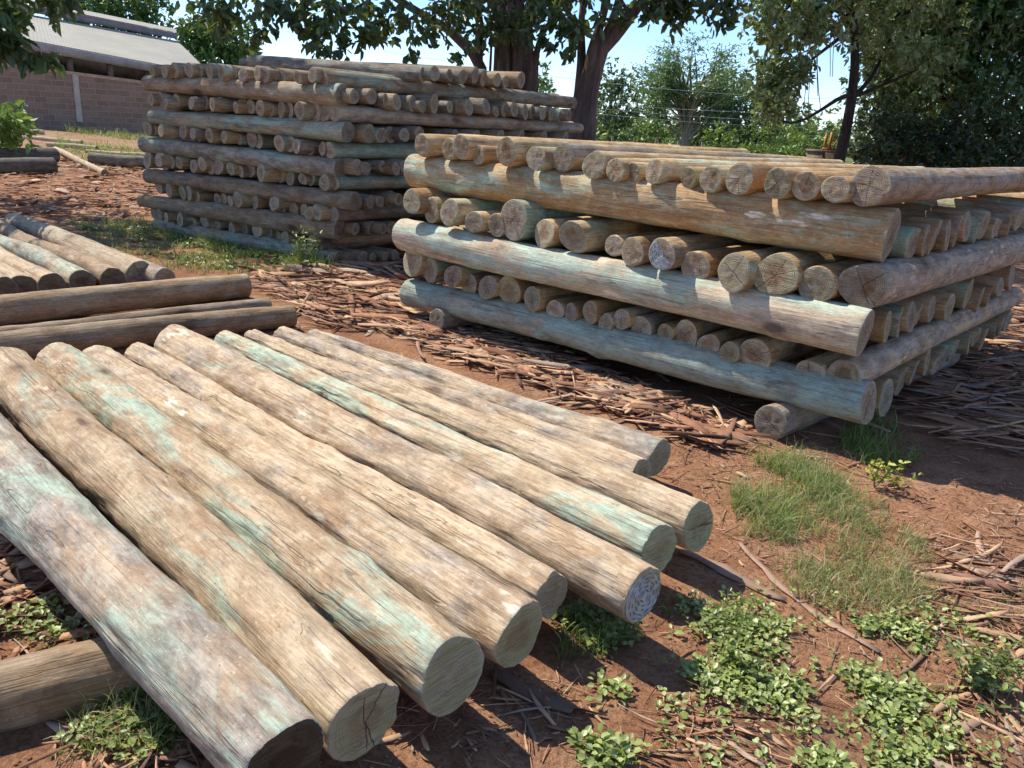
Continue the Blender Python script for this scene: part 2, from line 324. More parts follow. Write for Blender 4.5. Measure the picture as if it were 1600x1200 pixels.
# ------------------------------------------------------------------ poles
ORD = 'zeroth first second third fourth fifth sixth seventh eighth ninth tenth eleventh twelfth thirteenth fourteenth fifteenth sixteenth seventeenth eighteenth nineteenth twentieth twenty-first twenty-second twenty-third twenty-fourth twenty-fifth'.split()
def pole(A, B, rA, rB, label, group, seed, segs=24, rings=16, bend=.012, rough=.0, knots=2, look=None, cut=None, name='wooden_pole', ecc=.05, slant=.0, plate=False):
    A = np.asarray(A, float); B = np.asarray(B, float); q = np.random.default_rng(seed)
    Ln = np.linalg.norm(B-A); ux = (B-A)/Ln; uy = np.cross((0, 0, 1), ux); uy /= np.linalg.norm(uy); uz = np.cross(ux, uy)
    root = empty(name)
    root.matrix_world = Matrix(((ux[0], uy[0], uz[0], A[0]), (ux[1], uy[1], uz[1], A[1]), (ux[2], uy[2], uz[2], A[2]), (0, 0, 0, 1)))
    tag(root, label, 'pole', group)
    xs = np.concatenate([[0, .005], np.linspace(.02, Ln-.02, rings), [Ln-.004, Ln]])
    th = np.linspace(0, 2*np.pi, segs, endpoint=False)
    X, T = np.meshgrid(xs, th, indexing='ij')
    tt = X/Ln
    r = rA+(rB-rA)*tt+(vn(X*1.7+seed*3.1, np.full_like(X, seed*1.3))-.5)*.07*rA
    p2, p3 = q.uniform(0, 6.28, 2)
    e2, e3 = q.uniform(.3, 1, 2)*ecc
    r = r*(1+e2*np.cos(2*(T-p2-.3*X))+e3*.6*np.cos(3*T-p3))
    for k in range(knots):
        x0 = q.uniform(.15, Ln-.1); t0 = q.uniform(0, 6.28); dt = (T-t0+np.pi) % (2*np.pi)-np.pi
        r = r+q.uniform(.006, .014)*(rA/.1)*np.exp(-((X-x0)/.07)**2-(dt*rA/.05)**2)
    if rough:
        r = r+rough*((fbm(X*6+seed, np.abs((T % (2*np.pi))-np.pi)*3*rA*9+seed, 5)-.47)*1.6+(vn(X*1.2+seed, T/2/np.pi*8)-.5)*.9*(np.minimum(T, 2*np.pi-T) > .3))
    r[0] *= .975+.03*(vn(th*7/6.2832*3+seed, np.full(segs, seed*.7))-.5)*(segs > 24); r[-1] *= .97
    pb = q.uniform(0, 6.28, 3)
    f1 = q.uniform(.7, 1.4)
    env = np.sin(np.pi*np.clip(tt, 0, 1))
    oy = bend*env*np.sin(f1*np.pi*tt*1.6+pb[0])+bend*.4*np.sin(5*tt+pb[2])*env; oz = bend*.6*env*np.sin(f1*np.pi*tt*1.3+pb[1])
    Yv = oy+r*np.cos(T); Zv = oz+r*np.sin(T)
    sl_ = q.uniform(-1, 1, 2)*slant
    Xv = X+(sl_[0]*Yv+sl_[1]*Zv)*(tt < .02)
    V = np.stack([Xv, Yv, Zv], -1).reshape(-1, 3); n = len(xs)
    ii = np.arange(n*segs).reshape(n, segs); jj = np.roll(ii, -1, 1)
    F = np.stack([ii[:-1], jj[:-1], jj[1:], ii[1:]], -1).reshape(-1, 4)[:, ::-1].tolist()
    V = np.vstack([V, [[Ln, 0, 0]]]); c = len(V)-1
    F += [[int(jj[-1, k]), int(ii[-1, k]), c][::-1] for k in range(segs)]
    sh = mesh('shaft', V, F, POLE, root)
    lk = dict(green=.45, brown=.45, grey=.5, pale=.5, val=1., sat=1.)
    lk.update(look or {})
    for k, v in lk.items(): sh[k] = float(v)
    # cut face: concentric rings that share the shaft's rim
    fr = [1., .93, .8, .6, .4, .2] if segs > 20 else [1., .85, .5]
    VV = []; y0, z0 = Yv[0], Zv[0]
    for i, f in enumerate(fr):
        yy, zz = y0*f, z0*f
        xx = Xv[0]*f+(0 if i == 0 else (vn(yy*60+seed, zz*60)-.5)*.006-.0015)
        VV.append(np.stack([xx, yy, zz], -1))
    VV = np.vstack(VV+[np.array([[-.001, 0, 0]])]); m = len(fr)
    ii = np.arange(m*segs).reshape(m, segs); jj = np.roll(ii, -1, 1)
    FF = np.stack([ii[:-1], jj[:-1], jj[1:], ii[1:]], -1).reshape(-1, 4).tolist()
    FF += [[int(ii[-1, k]), int(jj[-1, k]), m*segs] for k in range(segs)]
    ce = mesh('cut_end', VV, FF, CUT, root)
    ck = dict(yel=q.uniform(0, .8), brown=q.uniform(.2, .9), grey=q.uniform(.1, .9), crack=float(q.random() < .55), p1=q.uniform(0, 6.28), p2=q.uniform(0, 6.28), p3=q.uniform(0, 6.28), rad=rA, val=q.uniform(.85, 1.12), ring=.7 if name == 'wooden_pole' and segs < 80 else .22)
    ck.update(cut or {})
    for k, v in ck.items(): ce[k] = float(v)
    if plate:
        nail_plate(root, rA*.93, seed)
    return root
def nail_plate(root, r, seed):
    q = np.random.default_rng(seed); V = []; F = []; mi = []
    n = 40; th = np.linspace(0, 2*np.pi, n, endpoint=False)
    for x, rr in ((-.004, 0), (-.004, r*.96), (-.001, r)):
        if rr == 0: V.append((x, 0, 0))
        else: V += [(x, rr*math.cos(a), rr*math.sin(a)) for a in th]
    for k in range(n):
        k2 = (k+1) % n
        F.append([0, 1+k, 1+k2]); mi.append(0); F.append([1+k, 1+n+k, 1+n+k2, 1+k2]); mi.append(0)
    rr = r*.2; 
    while rr < r*.93:
        m = max(4, int(2*np.pi*rr/.034)); ph = q.uniform(0, 6)
        for k in range(m):
            a = ph+2*np.pi*k/m; t_ = np.array([-math.sin(a), math.cos(a)]); nrm = np.array([math.cos(a), math.sin(a)]); c = nrm*rr
            t_ = t_+nrm*q.uniform(-.25, .25)
            L_, w_ = .0125*q.uniform(.7, 1.15), .0019
            b = len(V)
            for x_, g in ((-.0068, 1.), (-.0042, 1.7)):
                for sa, sb in ((-1, 0), (-.5, 1), (.5, 1), (1, 0), (.5, -1), (-.5, -1)): V.append((x_, *(c+t_*L_*sa*(1 if g == 1 else 1.15)+nrm*w_*sb*g)))
            F.append([b+i for i in range(6)]); mi.append(1)
            for i in range(6): F.append([b+i, b+6+i, b+6+(i+1) % 6, b+(i+1) % 6]); mi.append(0)
        rr += r*.165
    mesh('nail_plate', V, F, [STEEL, STEELD], root, smooth=False, mi=mi)
def dirv(a): return np.array([math.cos(R(a)), math.sin(R(a)), 0])
def plane(x, y, O, ang):
    d = ray(x, y); u = dirv(ang); Mx = np.array([[d[0], -u[0]], [d[1], -u[1]]])
    s, t_ = np.linalg.solve(Mx, np.array(O[:2])-Cam.C[:2]); return Cam.C+s*d
def pr(px, P): return px*np.dot(np.asarray(P)-Cam.C, Cam.F)/Cam.f
def words(q, lk, ck):
    t_ = 'mint green' if lk['green'] > .8 else 'brown stained' if lk['brown'] > .8 else 'pale tan' if lk['grey'] < .35 else 'weathered grey' if lk['grey'] > .8 else 'dull tan'
    return t_
def rlook(q, green=.3, brown=.45, grey=.55, **kw):
    c = lambda m, s: float(np.clip(q.normal(m, s), 0, 1.2))
    d = dict(green=c(green, .3), brown=c(brown, .3), grey=c(grey, .3), pale=q.uniform(0, .7), val=q.uniform(.9, 1.08), sat=1.)
    d.update(kw); return d
# the ten poles laid out in front: near cut end, far end, radii in pixels
FG = [((446, 1192), 76, (-105, 612), 44, .25, dict(green=.55, brown=.6, grey=.8, pale=.5, val=.98, sat=.92), 'greyish mint pole with dark hollowed end, first of the front row, over the cross log'),
      ((570, 1130), 67, (8, 580), 40, .235, dict(green=.33, brown=.7, grey=.3, pale=.7, val=1.05), 'tan front row pole with cracked greenish end between two mint washed poles'),
      ((708, 1056), 67, (92, 572), 36, .23, dict(green=.64, brown=.8, grey=.15, pale=.5, val=1.04), 'front row pole with a smooth green cut end and one flattened top edge'),
      ((811, 995), 58, (152, 565), 28, .225, dict(green=.25, brown=.6, grey=.4, pale=1., val=1.12), 'cream front row pole with yellowish oval end, touching the green ended pole'),
      ((862, 930), 39, (215, 553), 19, .21, dict(green=.15, brown=.5, grey=.4, pale=.95, val=1.1), 'slim front row pole whose small cut end is tucked behind the cream pole'),
      ((1005, 930), 50, (272, 540), 32, .225, dict(green=.35, brown=.65, grey=.4, pale=.9, val=1.1), 'front row pole capped with a round toothed galvanised plate'),
      ((1030, 858), 42, (350, 532), 17, .20, dict(green=.78, brown=.5, grey=.2, pale=.6, val=1.08), 'mint streaked front row pole directly behind the plate capped one'),
      ((1092, 822), 43, (392, 528), 14, .20, dict(green=.15, brown=.5, grey=.3, pale=.8, val=1.06), 'tan front row pole whose cut end reaches out furthest beside the grass'),
      ((1000, 748), 32, (440, 524), 15, .17, dict(green=.2, brown=.45, grey=.55, pale=.6, val=1.03), 'knotty front row pole squeezed between the last slim pole and its tan neighbour'),
      ((1030, 716), 33, (490, 526), 13, .17, dict(green=.4, brown=.5, grey=.55, pale=.4, val=1.02), 'last front row pole with a big knot, next to the bark litter')]
cuts = [dict(yel=.1, brown=1., grey=.2, val=.22, crack=0), dict(yel=.8, brown=.35, grey=.15, crack=1, p1=1.5, p2=2.2, p3=4.4), dict(yel=1., brown=.1, grey=.25, crack=0), dict(yel=.9, brown=.4, grey=.1, crack=0), dict(yel=.4, grey=.5, brown=.3, crack=0), dict(), dict(yel=.8, brown=.2, grey=.1, crack=0), dict(yel=.9, brown=.2, grey=.1, crack=1, p1=.1, p2=3.3, p3=3.0), dict(yel=.5), dict(yel=.7, grey=.6, brown=.2, crack=0)]
for i, (a, ra, b, rb, z, lk, lab) in enumerate(FG):
    A = gp(*a, z); rA = pr(ra, A)*.97; B0 = gp(*b, .1); rB = pr(rb, B0); B = gp(*b, max(rB+.005, .06))
    pole(A, B, rA, rB, lab, 'poles laid out side by side in front', 100+i, 96, 220, .016, .013, 9, lk, cuts[i], plate=(i == 5), slant=.12, ecc=.045)
# cross logs
def free(a, b, ra, rb, z, lab, grp, seed, lk, zb=None, segs=36, rings=60, **kw):
    A = gp(*a, z); B = gp(*b, z if zb is None else zb)
    return pole(A, B, ra, rb, lab, grp, seed, segs, rings, kw.pop('bend', .015), .006, 3, lk, **kw)
A = gp(385, 446, .105); d = dirv(226)
pole(A, A+d*3.1, .1, .11, 'thick brown log lying across the yard against the cut ends of the short pole row', 'cross logs under the pole rows', 131, 48, 90, .012, .006, 4, dict(green=.05, brown=.75, grey=.15, pale=.3, val=.82, sat=1.05))
A = gp(457, 494, .085); d = dirv(221)
pole(A, A+d*2.9, .085, .095, 'split brown cross log just behind the far tips of the front row', 'cross logs under the pole rows', 132, 48, 90, .012, .007, 4, dict(green=.02, brown=.85, grey=.3, pale=.3, val=.72, sat=1.05))
A = gp(420, 477, .085); d = dirv(224)
pole(A, A+d*2.9, .055, .07, 'slim brown cross log squeezed between the two thicker cross logs', 'cross logs under the pole rows', 133, 32, 60, .012, .006, 3, dict(green=.02, brown=.7, grey=.5, pale=.2, val=.65))
A = gp(235, 1035, .055)+dirv(32)*1.6
pole(A, A-dirv(32)*4.2, .085, .095, 'grey brown log lying on the soil under the near ends of the front row', 'cross logs under the pole rows', 134, 64, 160, .012, .012, 7, dict(green=.02, brown=.95, grey=.5, pale=.3, val=.62, sat=1.05))
# short row at the left edge
LR = [((6, 452), 20), ((36, 449), 20), ((81, 446), 20), ((129, 441), 20), ((177, 436), 19), ((219, 430), 22), ((258, 436), 17)]
lrl = ['pale pole in the side row cut off by the picture edge', 'pale tan side row pole, second from the edge', 'side row pole with a dark hollow end, third from the edge', 'side row pole with a mint patch by its end', 'orange stained side row pole with a notch by its dark end', 'side row pole with a wide pale grey cut end', 'last side row pole, longest and next to the green weeds']
for i, ((x, y), rp_) in enumerate(LR):
    A = gp(x, y, .13); rA = pr(rp_, A)
    lk = rlook(np.random.default_rng(50+i), .25, .5, .35, val=1.0)
    if i == 4: lk['brown'] = 1.0
    if i == 3: lk['green'] = .62
    pole(A, A+dirv(137)*3.5+np.array([0, 0, -.04]), rA, rA*.75, lrl[i], 'poles laid out at the left edge', 150+i, 40, 70, .03, .008, 4, lk, dict(val=.5 if i < 5 else 1., yel=.4, grey=.6))

# ---- low pile: left-face ends per row (pixel centre, half height)
O2 = np.array([1.85, 4.08, 0.]); LU, LV = 141., 46.5
P2 = {'top': [(659,227,19),(701,233,18),(720,229,19.5),(747.5,242,14.5),(791,237,24),(837,247,19.5),(880,246,23),(928,257.5,22.5),(961,265.5,19),(987.5,271,17),(1022,268,20),(1075,278,18),(1110,280,21),(1155,279,26),(1214,287,24),(1259,291,23),(1305,296,23),(1358,291,34)],
      'middle': [(642.5,315,20),(674,329,19),(702,332,22),(740,347,18),(775,352,18),(802,343,32),(850,365,24),(895,370,26),(959,384,18),(987.5,394,24),(1034,397.5,27),(1086,417,26),(1146,426,30),(1212,430,36),(1275,445,31),(1348,447,39)],
      'bottom': [(644,408,26),(672,422,20),(707,432,18.5),(732,444,18),(761,449,19),(795,454,24),(831,467,20),(867,484,17),(892,488,15),(922,488,19),(946,504,15),(971,499,18),(1001.5,512.5,19),(1039,521,17),(1071.5,523,24),(1107,540,20),(1139,551,19),(1180,555,27),(1265,584,24),(1317,588,28)]}
P2R = {'top': [(1427,381,28),(1447,376,26),(1461,371,28),(1481,368,24),(1497,362,25),(1511,355,26),(1526,365,17),(1538,352,23),(1555,357,18),(1563,356,15),(1577,353,18),(1595,341,20),(1612,338,20),(1630,332,21),(1652,326,22)],
       'middle': [(1387,511,27),(1407,503,25),(1424,496,25),(1436,492,20),(1456,484,23),(1484,480,23),(1513,460,26),(1532,468,21),(1546,464,18),(1563,449,17),(1581,431,24)],
       'bottom': [(1385,622,30),(1410,596,27),(1428,583,21),(1449,565,24),(1463,571,18),(1476,557,20),(1491,548,20),(1514,539,18),(1526,527,17),(1537,531,19),(1556,515,17),(1565,510,16),(1575,502,18)]}
GP2 = 'poles in the low crosswise pile'
seed = 300
for row, L_ in P2.items():
    zr = {'top': 1.36, 'middle': .885, 'bottom': .455}[row]
    for i, (x, y, hh) in enumerate(L_):
        q = np.random.default_rng(seed); seed += 1
        P = plane(x, y, O2, LU); rA = pr(hh, P)*.96
        # slide along the sight line a little: ends stick out unevenly
        k = -q.uniform(*{'top': (.016, .042), 'middle': (.034, .062), 'bottom': (.026, .05)}[row]) if i < len(L_)-1 else -.03; P = Cam.C+(P-Cam.C)*(1+k); rA *= 1+k
        lk = rlook(q, .3, .7, .25, val=q.uniform(1.0, 1.15), sat=1.2); ck = dict(val=q.uniform(.9, 1.3))
        if row == 'top': lk['val'] = q.uniform(1.08, 1.22); lk['grey'] *= .7
        last = i == len(L_)-1
        if row == 'top' and last: lk.update(green=.1, brown=.6, grey=.95, val=.95); ck = dict(grey=1., crack=1, p1=.15, p2=4.7, p3=1.6, yel=.0, brown=.1)
        if row == 'middle' and last: lk.update(green=.15, brown=.5, grey=.95); ck = dict(crack=1, p1=1.1, p2=2.4, p3=4.0, yel=.1, brown=1., grey=.7)
        if row == 'bottom' and last: lk.update(green=.1, brown=.6, grey=.8); ck = dict(crack=0, yel=0, brown=1., grey=.2)
        plate = row == 'middle' and i == 10
        ln = 3.3 if row != 'bottom' else 3.15
        drift = q.normal(0, .006)
        B = P+dirv(LV+q.normal(0, 1.0))*(ln+q.uniform(-.12, .15)); B[2] = zr+q.normal(0, .015) if row != 'top' else P[2]+q.normal(-.01, .015)
        if last: B = P+dirv(LV+.2)*3.4; B[2] = P[2]+(.02 if row == 'top' else 0 if row == 'middle' else .06)
        w = words(q, lk, ck)
        lab = f"{w} pole, {ORD[i+1]} from the left in the low pile's {row} row of cut ends"
        if last: lab = f"thick {w} corner pole closing the {row} row of the low pile's open side"
        if plate: lab = 'pole capped with a crumpled toothed steel plate in the low pile'
        pole(P, B, rA, rA*q.uniform(.72, .95), lab, GP2, seed+1000, 36, 22, .012, .004, 3, lk, ck, ecc=.085 if row == 'middle' else .06, slant=.15, plate=plate)
# long poles along the open left face
for nm, a, b, ra, rb, look in (('upper', (1393, 368), (650, 266), 42, 27, dict(green=.62, brown=1.0, grey=.3, pale=1.1, val=1.2, sat=1.15)), ('middle', (1352, 521), (631, 366), 39, 25, dict(green=.78, brown=.4, grey=.1, pale=.8, val=1.2, sat=.9)), ('lowest', (1357, 630), (640, 457), 35, 22, dict(green=.98, brown=.6, grey=.5, pale=.1, val=.9, sat=.85))):
    OI = O2+dirv(LV)*{'upper': .01, 'middle': -.14, 'lowest': -.11}[nm]; A = plane(*a, OI, LU); B = plane(*b, OI, LU)
    lab = {'upper': 'long reddish stained pole running along the open face under the top ends', 'middle': 'long pale mint pole running along the middle of the open face', 'lowest': 'long green pole at the bottom of the low pile above the blocks'}[nm]
    pole(A, B, pr(ra, A), pr(rb, B), lab, GP2, 420+ra, 56, 90, .014, .008, 5, look, dict(grey=.6, crack=1, brown=.5, yel=.3), slant=.15)
for row, L_ in P2R.items():
    for i, (x, y, hh) in enumerate(L_):
        q = np.random.default_rng(seed); seed += 1
        P = plane(x, y, O2+dirv(LU+180)*.02, LV); k = q.uniform(-.03, .03); P = Cam.C+(P-Cam.C)*(1+k*.5); rA = pr(hh, P)*.95
        lk = rlook(q, .35, .7, .4, val=1.05, sat=1.15)
        if row == 'top' and i in (0, 6, 7): lk['green'] = 1.1
        B = P+dirv(LU+q.normal(0, .8))*(3.5+q.uniform(-.1, .1)); B[2] = P[2]+q.normal(0, .01)
        lab = f"{words(q, lk, {})} pole, {ORD[i+1]} from the near corner in the low pile's {row} shaded end row"
        pole(P, B, rA, rA*.85, lab, GP2, seed+1000, 28, 14, .01, .003, 2, lk, dict(yel=q.uniform(.2, .9), grey=q.uniform(.3, 1.)), ecc=.08, slant=.15)
for i, (x, y, hh, ln, lab) in enumerate(((682, 500, 18, 1.0, 'short squared block under the far corner of the low pile'), (1204, 661, 28, 2.6, 'bearer log with cracked dark end under the near corner of the low pile'))):
    A = gp(x, y, .1); pole(A, A+dirv(44)*ln, pr(hh, A), pr(hh, A), lab, 'bearer logs under the low pile', 470+i, 36, 30, .006, .006, 2, dict(green=.05, brown=.6, grey=.8, pale=.1, val=.72), dict(grey=.8, crack=1, val=.8, yel=.1))

# ---- tall stack
O3 = np.array([-1.78, 7.92, 0.]); TU, TV = 152., 50.
def c2(L_): return [(200+a/3.158, 60+b/3.158, h_/3.158) for a, b, h_ in L_]
T3 = [c2(x) for x in (
 [(118,163,28),(146,160,30),(180,162,32),(228,158,38),(300,155,36),(350,158,33),(402,163,40),(460,170,36),(518,168,36),(565,180,34),(637,172,36),(678,183,33),(752,188,40),(835,190,34),(910,180,38),(965,197,42)],
 [(112,303,28),(160,300,36),(185,322,30),(235,310,38),(312,318,30),(340,325,30),(378,315,36),(415,325,34),(462,325,40),(530,340,28),(563,330,40),(603,338,38),(650,345,36),(703,353,34),(755,350,42),(792,352,42),(845,356,44),(925,364,44),(972,362,44),(1018,370,39)],
 [(95,445,36),(125,450,28),(162,455,34),(215,465,30),(270,460,36),(318,470,30),(352,480,30),(400,478,40),(473,487,32),(545,497,28),(610,500,42),(645,508,36),(745,517,40),(800,522,36),(830,532,34),(897,545,34),(958,545,34),(993,553,42)],
 [(95,600,40),(150,602,36),(182,617,36),(215,612,30),(250,615,30),(290,612,28),(322,630,32),(365,620,36),(405,642,28),(445,633,38),(505,643,32),(555,658,32),(600,650,36),(655,662,46),(705,668,42),(748,668,44),(800,690,36),(860,695,30),(900,690,36),(968,712,40),(1018,715,37)],
 [(150,730,36),(200,750,36),(268,762,36),(298,762,38),(338,785,28),(440,795,30),(473,795,30),(503,803,28),(540,795,40),(575,795,38),(625,805,38),(720,815,38),(750,820,40),(815,842,36),(868,848,36),(893,862,34),(930,860,40),(1015,870,38)],
 [(130,860,34),(155,868,28),(188,883,24),(215,883,38),(255,895,36),(318,912,30),(375,902,30),(400,922,34),(440,922,26),(510,940,34),(570,940,38),(635,947,38),(690,958,36),(735,978,32),(775,985,36),(825,990,36),(905,1005,34),(935,1022,40)])]
ROWN = ['topmost', 'second', 'third', 'fourth', 'fifth', 'lowest']
GP3 = 'poles in the tall crosswise stack'
zR = [1.79, 1.48, 1.16, .85, .57, .28]
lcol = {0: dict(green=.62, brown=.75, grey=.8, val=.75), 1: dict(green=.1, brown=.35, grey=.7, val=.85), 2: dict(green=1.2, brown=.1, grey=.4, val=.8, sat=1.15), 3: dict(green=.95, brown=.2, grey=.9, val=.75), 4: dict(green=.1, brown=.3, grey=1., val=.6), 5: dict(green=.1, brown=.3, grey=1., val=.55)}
for r_, L_ in enumerate(T3):
    for i, (x, y, hh) in enumerate(L_):
        q = np.random.default_rng(seed); seed += 1
        P = plane(x, y, O3, TU); k = q.uniform(-.02, .012)
        if i == len(L_)-1: k = -.004
        P = Cam.C+(P-Cam.C)*(1+k); rA = pr(hh, P)*.98
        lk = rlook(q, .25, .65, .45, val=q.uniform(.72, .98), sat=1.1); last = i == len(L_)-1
        if last: lk.update(lcol[r_])
        B = P+dirv(TV+q.normal(0, .6))*(3.9+q.uniform(-.15, .1)); B[2] = P[2]+q.normal(0, .015)
        if last: B = P+dirv(TV+.5)*4.0; B[2] = zR[r_]
        lab = f"{words(q, lk, {})} pole, {ORD[i+1]} from the left in the tall stack's {ROWN[r_]} row of cut ends"
        if last: lab = f"long {words(q, lk, {})} corner pole of the tall stack's {ROWN[r_]} row, far end by the tree"
        pole(P, B, rA, rA*.9, lab, GP3, seed+1000, 18 if not last else 28, 9 if not last else 40, .008, .002 if not last else .005, 1, lk, dict(yel=q.uniform(0, .7), grey=q.uniform(.3, 1), crack=float(q.random() < .2), val=q.uniform(.95, 1.35)), ecc=.09, slant=.15)
LN = [((535, 150), (230, 130), 17, 12), ((544, 206), (240, 183), 16, 11), ((533, 263), (225, 226), 16, 12), ((556, 315), (232, 275), 15, 11), ((532, 360), (222, 313), 16, 10), ((532, 408), (247, 350), 16, 10)]
ll = ['brown and mint streaked long pole', 'thick long pole with mint patches', 'grey long pole with sunlit patches', 'dark grey long pole', 'brown long pole with a pointed far tip', 'green tinted bottom pole above the weeds']
lks = [dict(green=.55, brown=.9, grey=.6, val=.85), dict(green=.8, brown=.4, grey=.6, val=.85), dict(green=.55, brown=.3, grey=.85, val=.95), dict(green=.1, brown=.7, grey=.7, val=.72), dict(green=.05, brown=.8, grey=.6, val=.8), dict(green=.7, brown=.5, grey=.6, val=.75)]
for i, (a, b, ra, rb) in enumerate(LN):
    A = plane(*a, O3+dirv(TV)*.03, TU); B = plane(*b, O3+dirv(TV)*.03, TU)
    pole(A, B, pr(ra, A), pr(rb, B), f"{ll[i]}, {ORD[i+1]} down along the tall stack's near face", GP3, 820+i, 32, 50, .012, .006, 3, lks[i], dict(grey=.7, val=.75, yel=.2))
TR = [[(680,115,12),(703,118,10),(724,120,10.5),(743,118,12.5),(756,122,12),(777,125,11),(790,128,9),(802,130,8),(815,125,12)],
      [(554,151,12),(581,151,12),(604,158,11),(620,160,12),(645,162,12),(660,166,10),(679,162,14),(703,167,10),(718,166,11),(733,168,12.5),(760,167,12.5),(775,174,9),(789,171,12),(804,171,12),(821,175,12),(833,175,10.5),(848,178,10),(861,178,10),(877,181,10),(889,180,10)],
      [(577,209,15),(597,212,11),(611,211,13),(632,211,11),(656,209,11),(712,211,9),(745,212,9),(782,213,10),(815,214,10),(850,215,10),(884,216,10)],
      [(559,261,12),(572.5,263,10),(598,260,9.5),(619,264,10),(633,262,12)],
      [(579,315.5,10),(594,315,9),(610,312,13),(623,312,10)],
      [(556,358,10),(582,357.5,12),(599,357.5,9),(613,357,11)],
      [(548,406,10),(567.5,402,10),(583,402.5,8),(602.5,401,9),(618,400,10)]]
RN = ['top', 'second', 'third', 'fourth', 'fifth', 'sixth', 'lowest']
for r_, L_ in enumerate(TR):
    for i, (x, y, hh) in enumerate(L_):
        q = np.random.default_rng(seed); seed += 1
        P = plane(x, y, O3+dirv(TU+180)*.015, TV); k = q.uniform(-.008, .012); P = Cam.C+(P-Cam.C)*(1+k); rA = pr(hh, P)
        lk = rlook(q, .2, .6, .5, val=q.uniform(.6, .8)); B = P+dirv(TU+q.normal(0, .6))*2.75; B[2] = P[2]+q.normal(0, .012)
        lab = f"{words(q, lk, {})} pole, {ORD[i+1]} from the near corner, {RN[r_]} row of the tall stack's long side"
        pole(P, B, rA, rA*.9, lab, GP3, seed+1000, 18, 8, .006, .002, 1, lk, dict(yel=q.uniform(0, .8), grey=q.uniform(.4, 1)), ecc=.08, slant=.15)
A = plane(661, 117, O3+np.array([0, .05, 0]), TV); B = A+dirv(146)*2.75; Bp = plane(392, 98, O3+dirv(TV)*.7, TU)
pole(A, Bp, pr(11.5, A), pr(12, Bp), 'loose greenish grey pole lying on top of the tall stack', GP3, 860, 28, 40, .012, .005, 2, dict(green=.45, brown=.5, grey=.8, val=.8))

# ---- fallen logs and thin poles at the far left
DK = dict(green=0, brown=.3, grey=1.1, pale=0, val=.5); PL = dict(green=.1, brown=.25, grey=.1, pale=.9, val=1.)
FL = [((32, 224), (-60, 222), 12, 'short dark log lying topmost at the heap by the bushes', DK), ((86, 243), (-60, 246), 11, 'dark log lying in the middle of the heap by the bushes', DK), ((84, 260), (-70, 262), 12, 'dark log lying lowest in the heap with peeling bark', DK),
      ((69, 207), (28, 205), 4, 'thin yellowish pole stub lying highest up the slope by the wall', PL), ((128, 223), (25, 214), 4, 'thin pale pole below the stub near the green bush', PL), ((152, 232), (75, 226), 4.5, 'thin pale pole ending near the dark cut log', PL), ((228, 243), (135, 237), 4, 'thin pale pole lying in the grass strip beside the tall stack', PL),
      ((140, 248), (240, 254), 9, 'dark cut log lying in the grass beside the tall stack', dict(green=0, brown=.5, grey=.9, val=.7)), ((164, 270), (86, 233), 5.5, 'crooked peeled branch lying across the bark chips', PL)]
for i, (a, b, rp_, lab, lk) in enumerate(FL):
    A0 = gp(*a, .05); rr = pr(rp_, A0); zz = float(gz(A0[0], A0[1]))+rr*.9; A = gp(*a, zz); B = gp(*b, zz)
    if i == 0: A[2] += .12; B[2] += .1
    pole(A, B, rr, rr*.9, lab, 'fallen logs by the boundary wall', 900+i, 20, 24, .06 if i == 8 else .015, .004, 2, lk, dict(val=.35 if i in (7,) else .8), name='fallen_log')
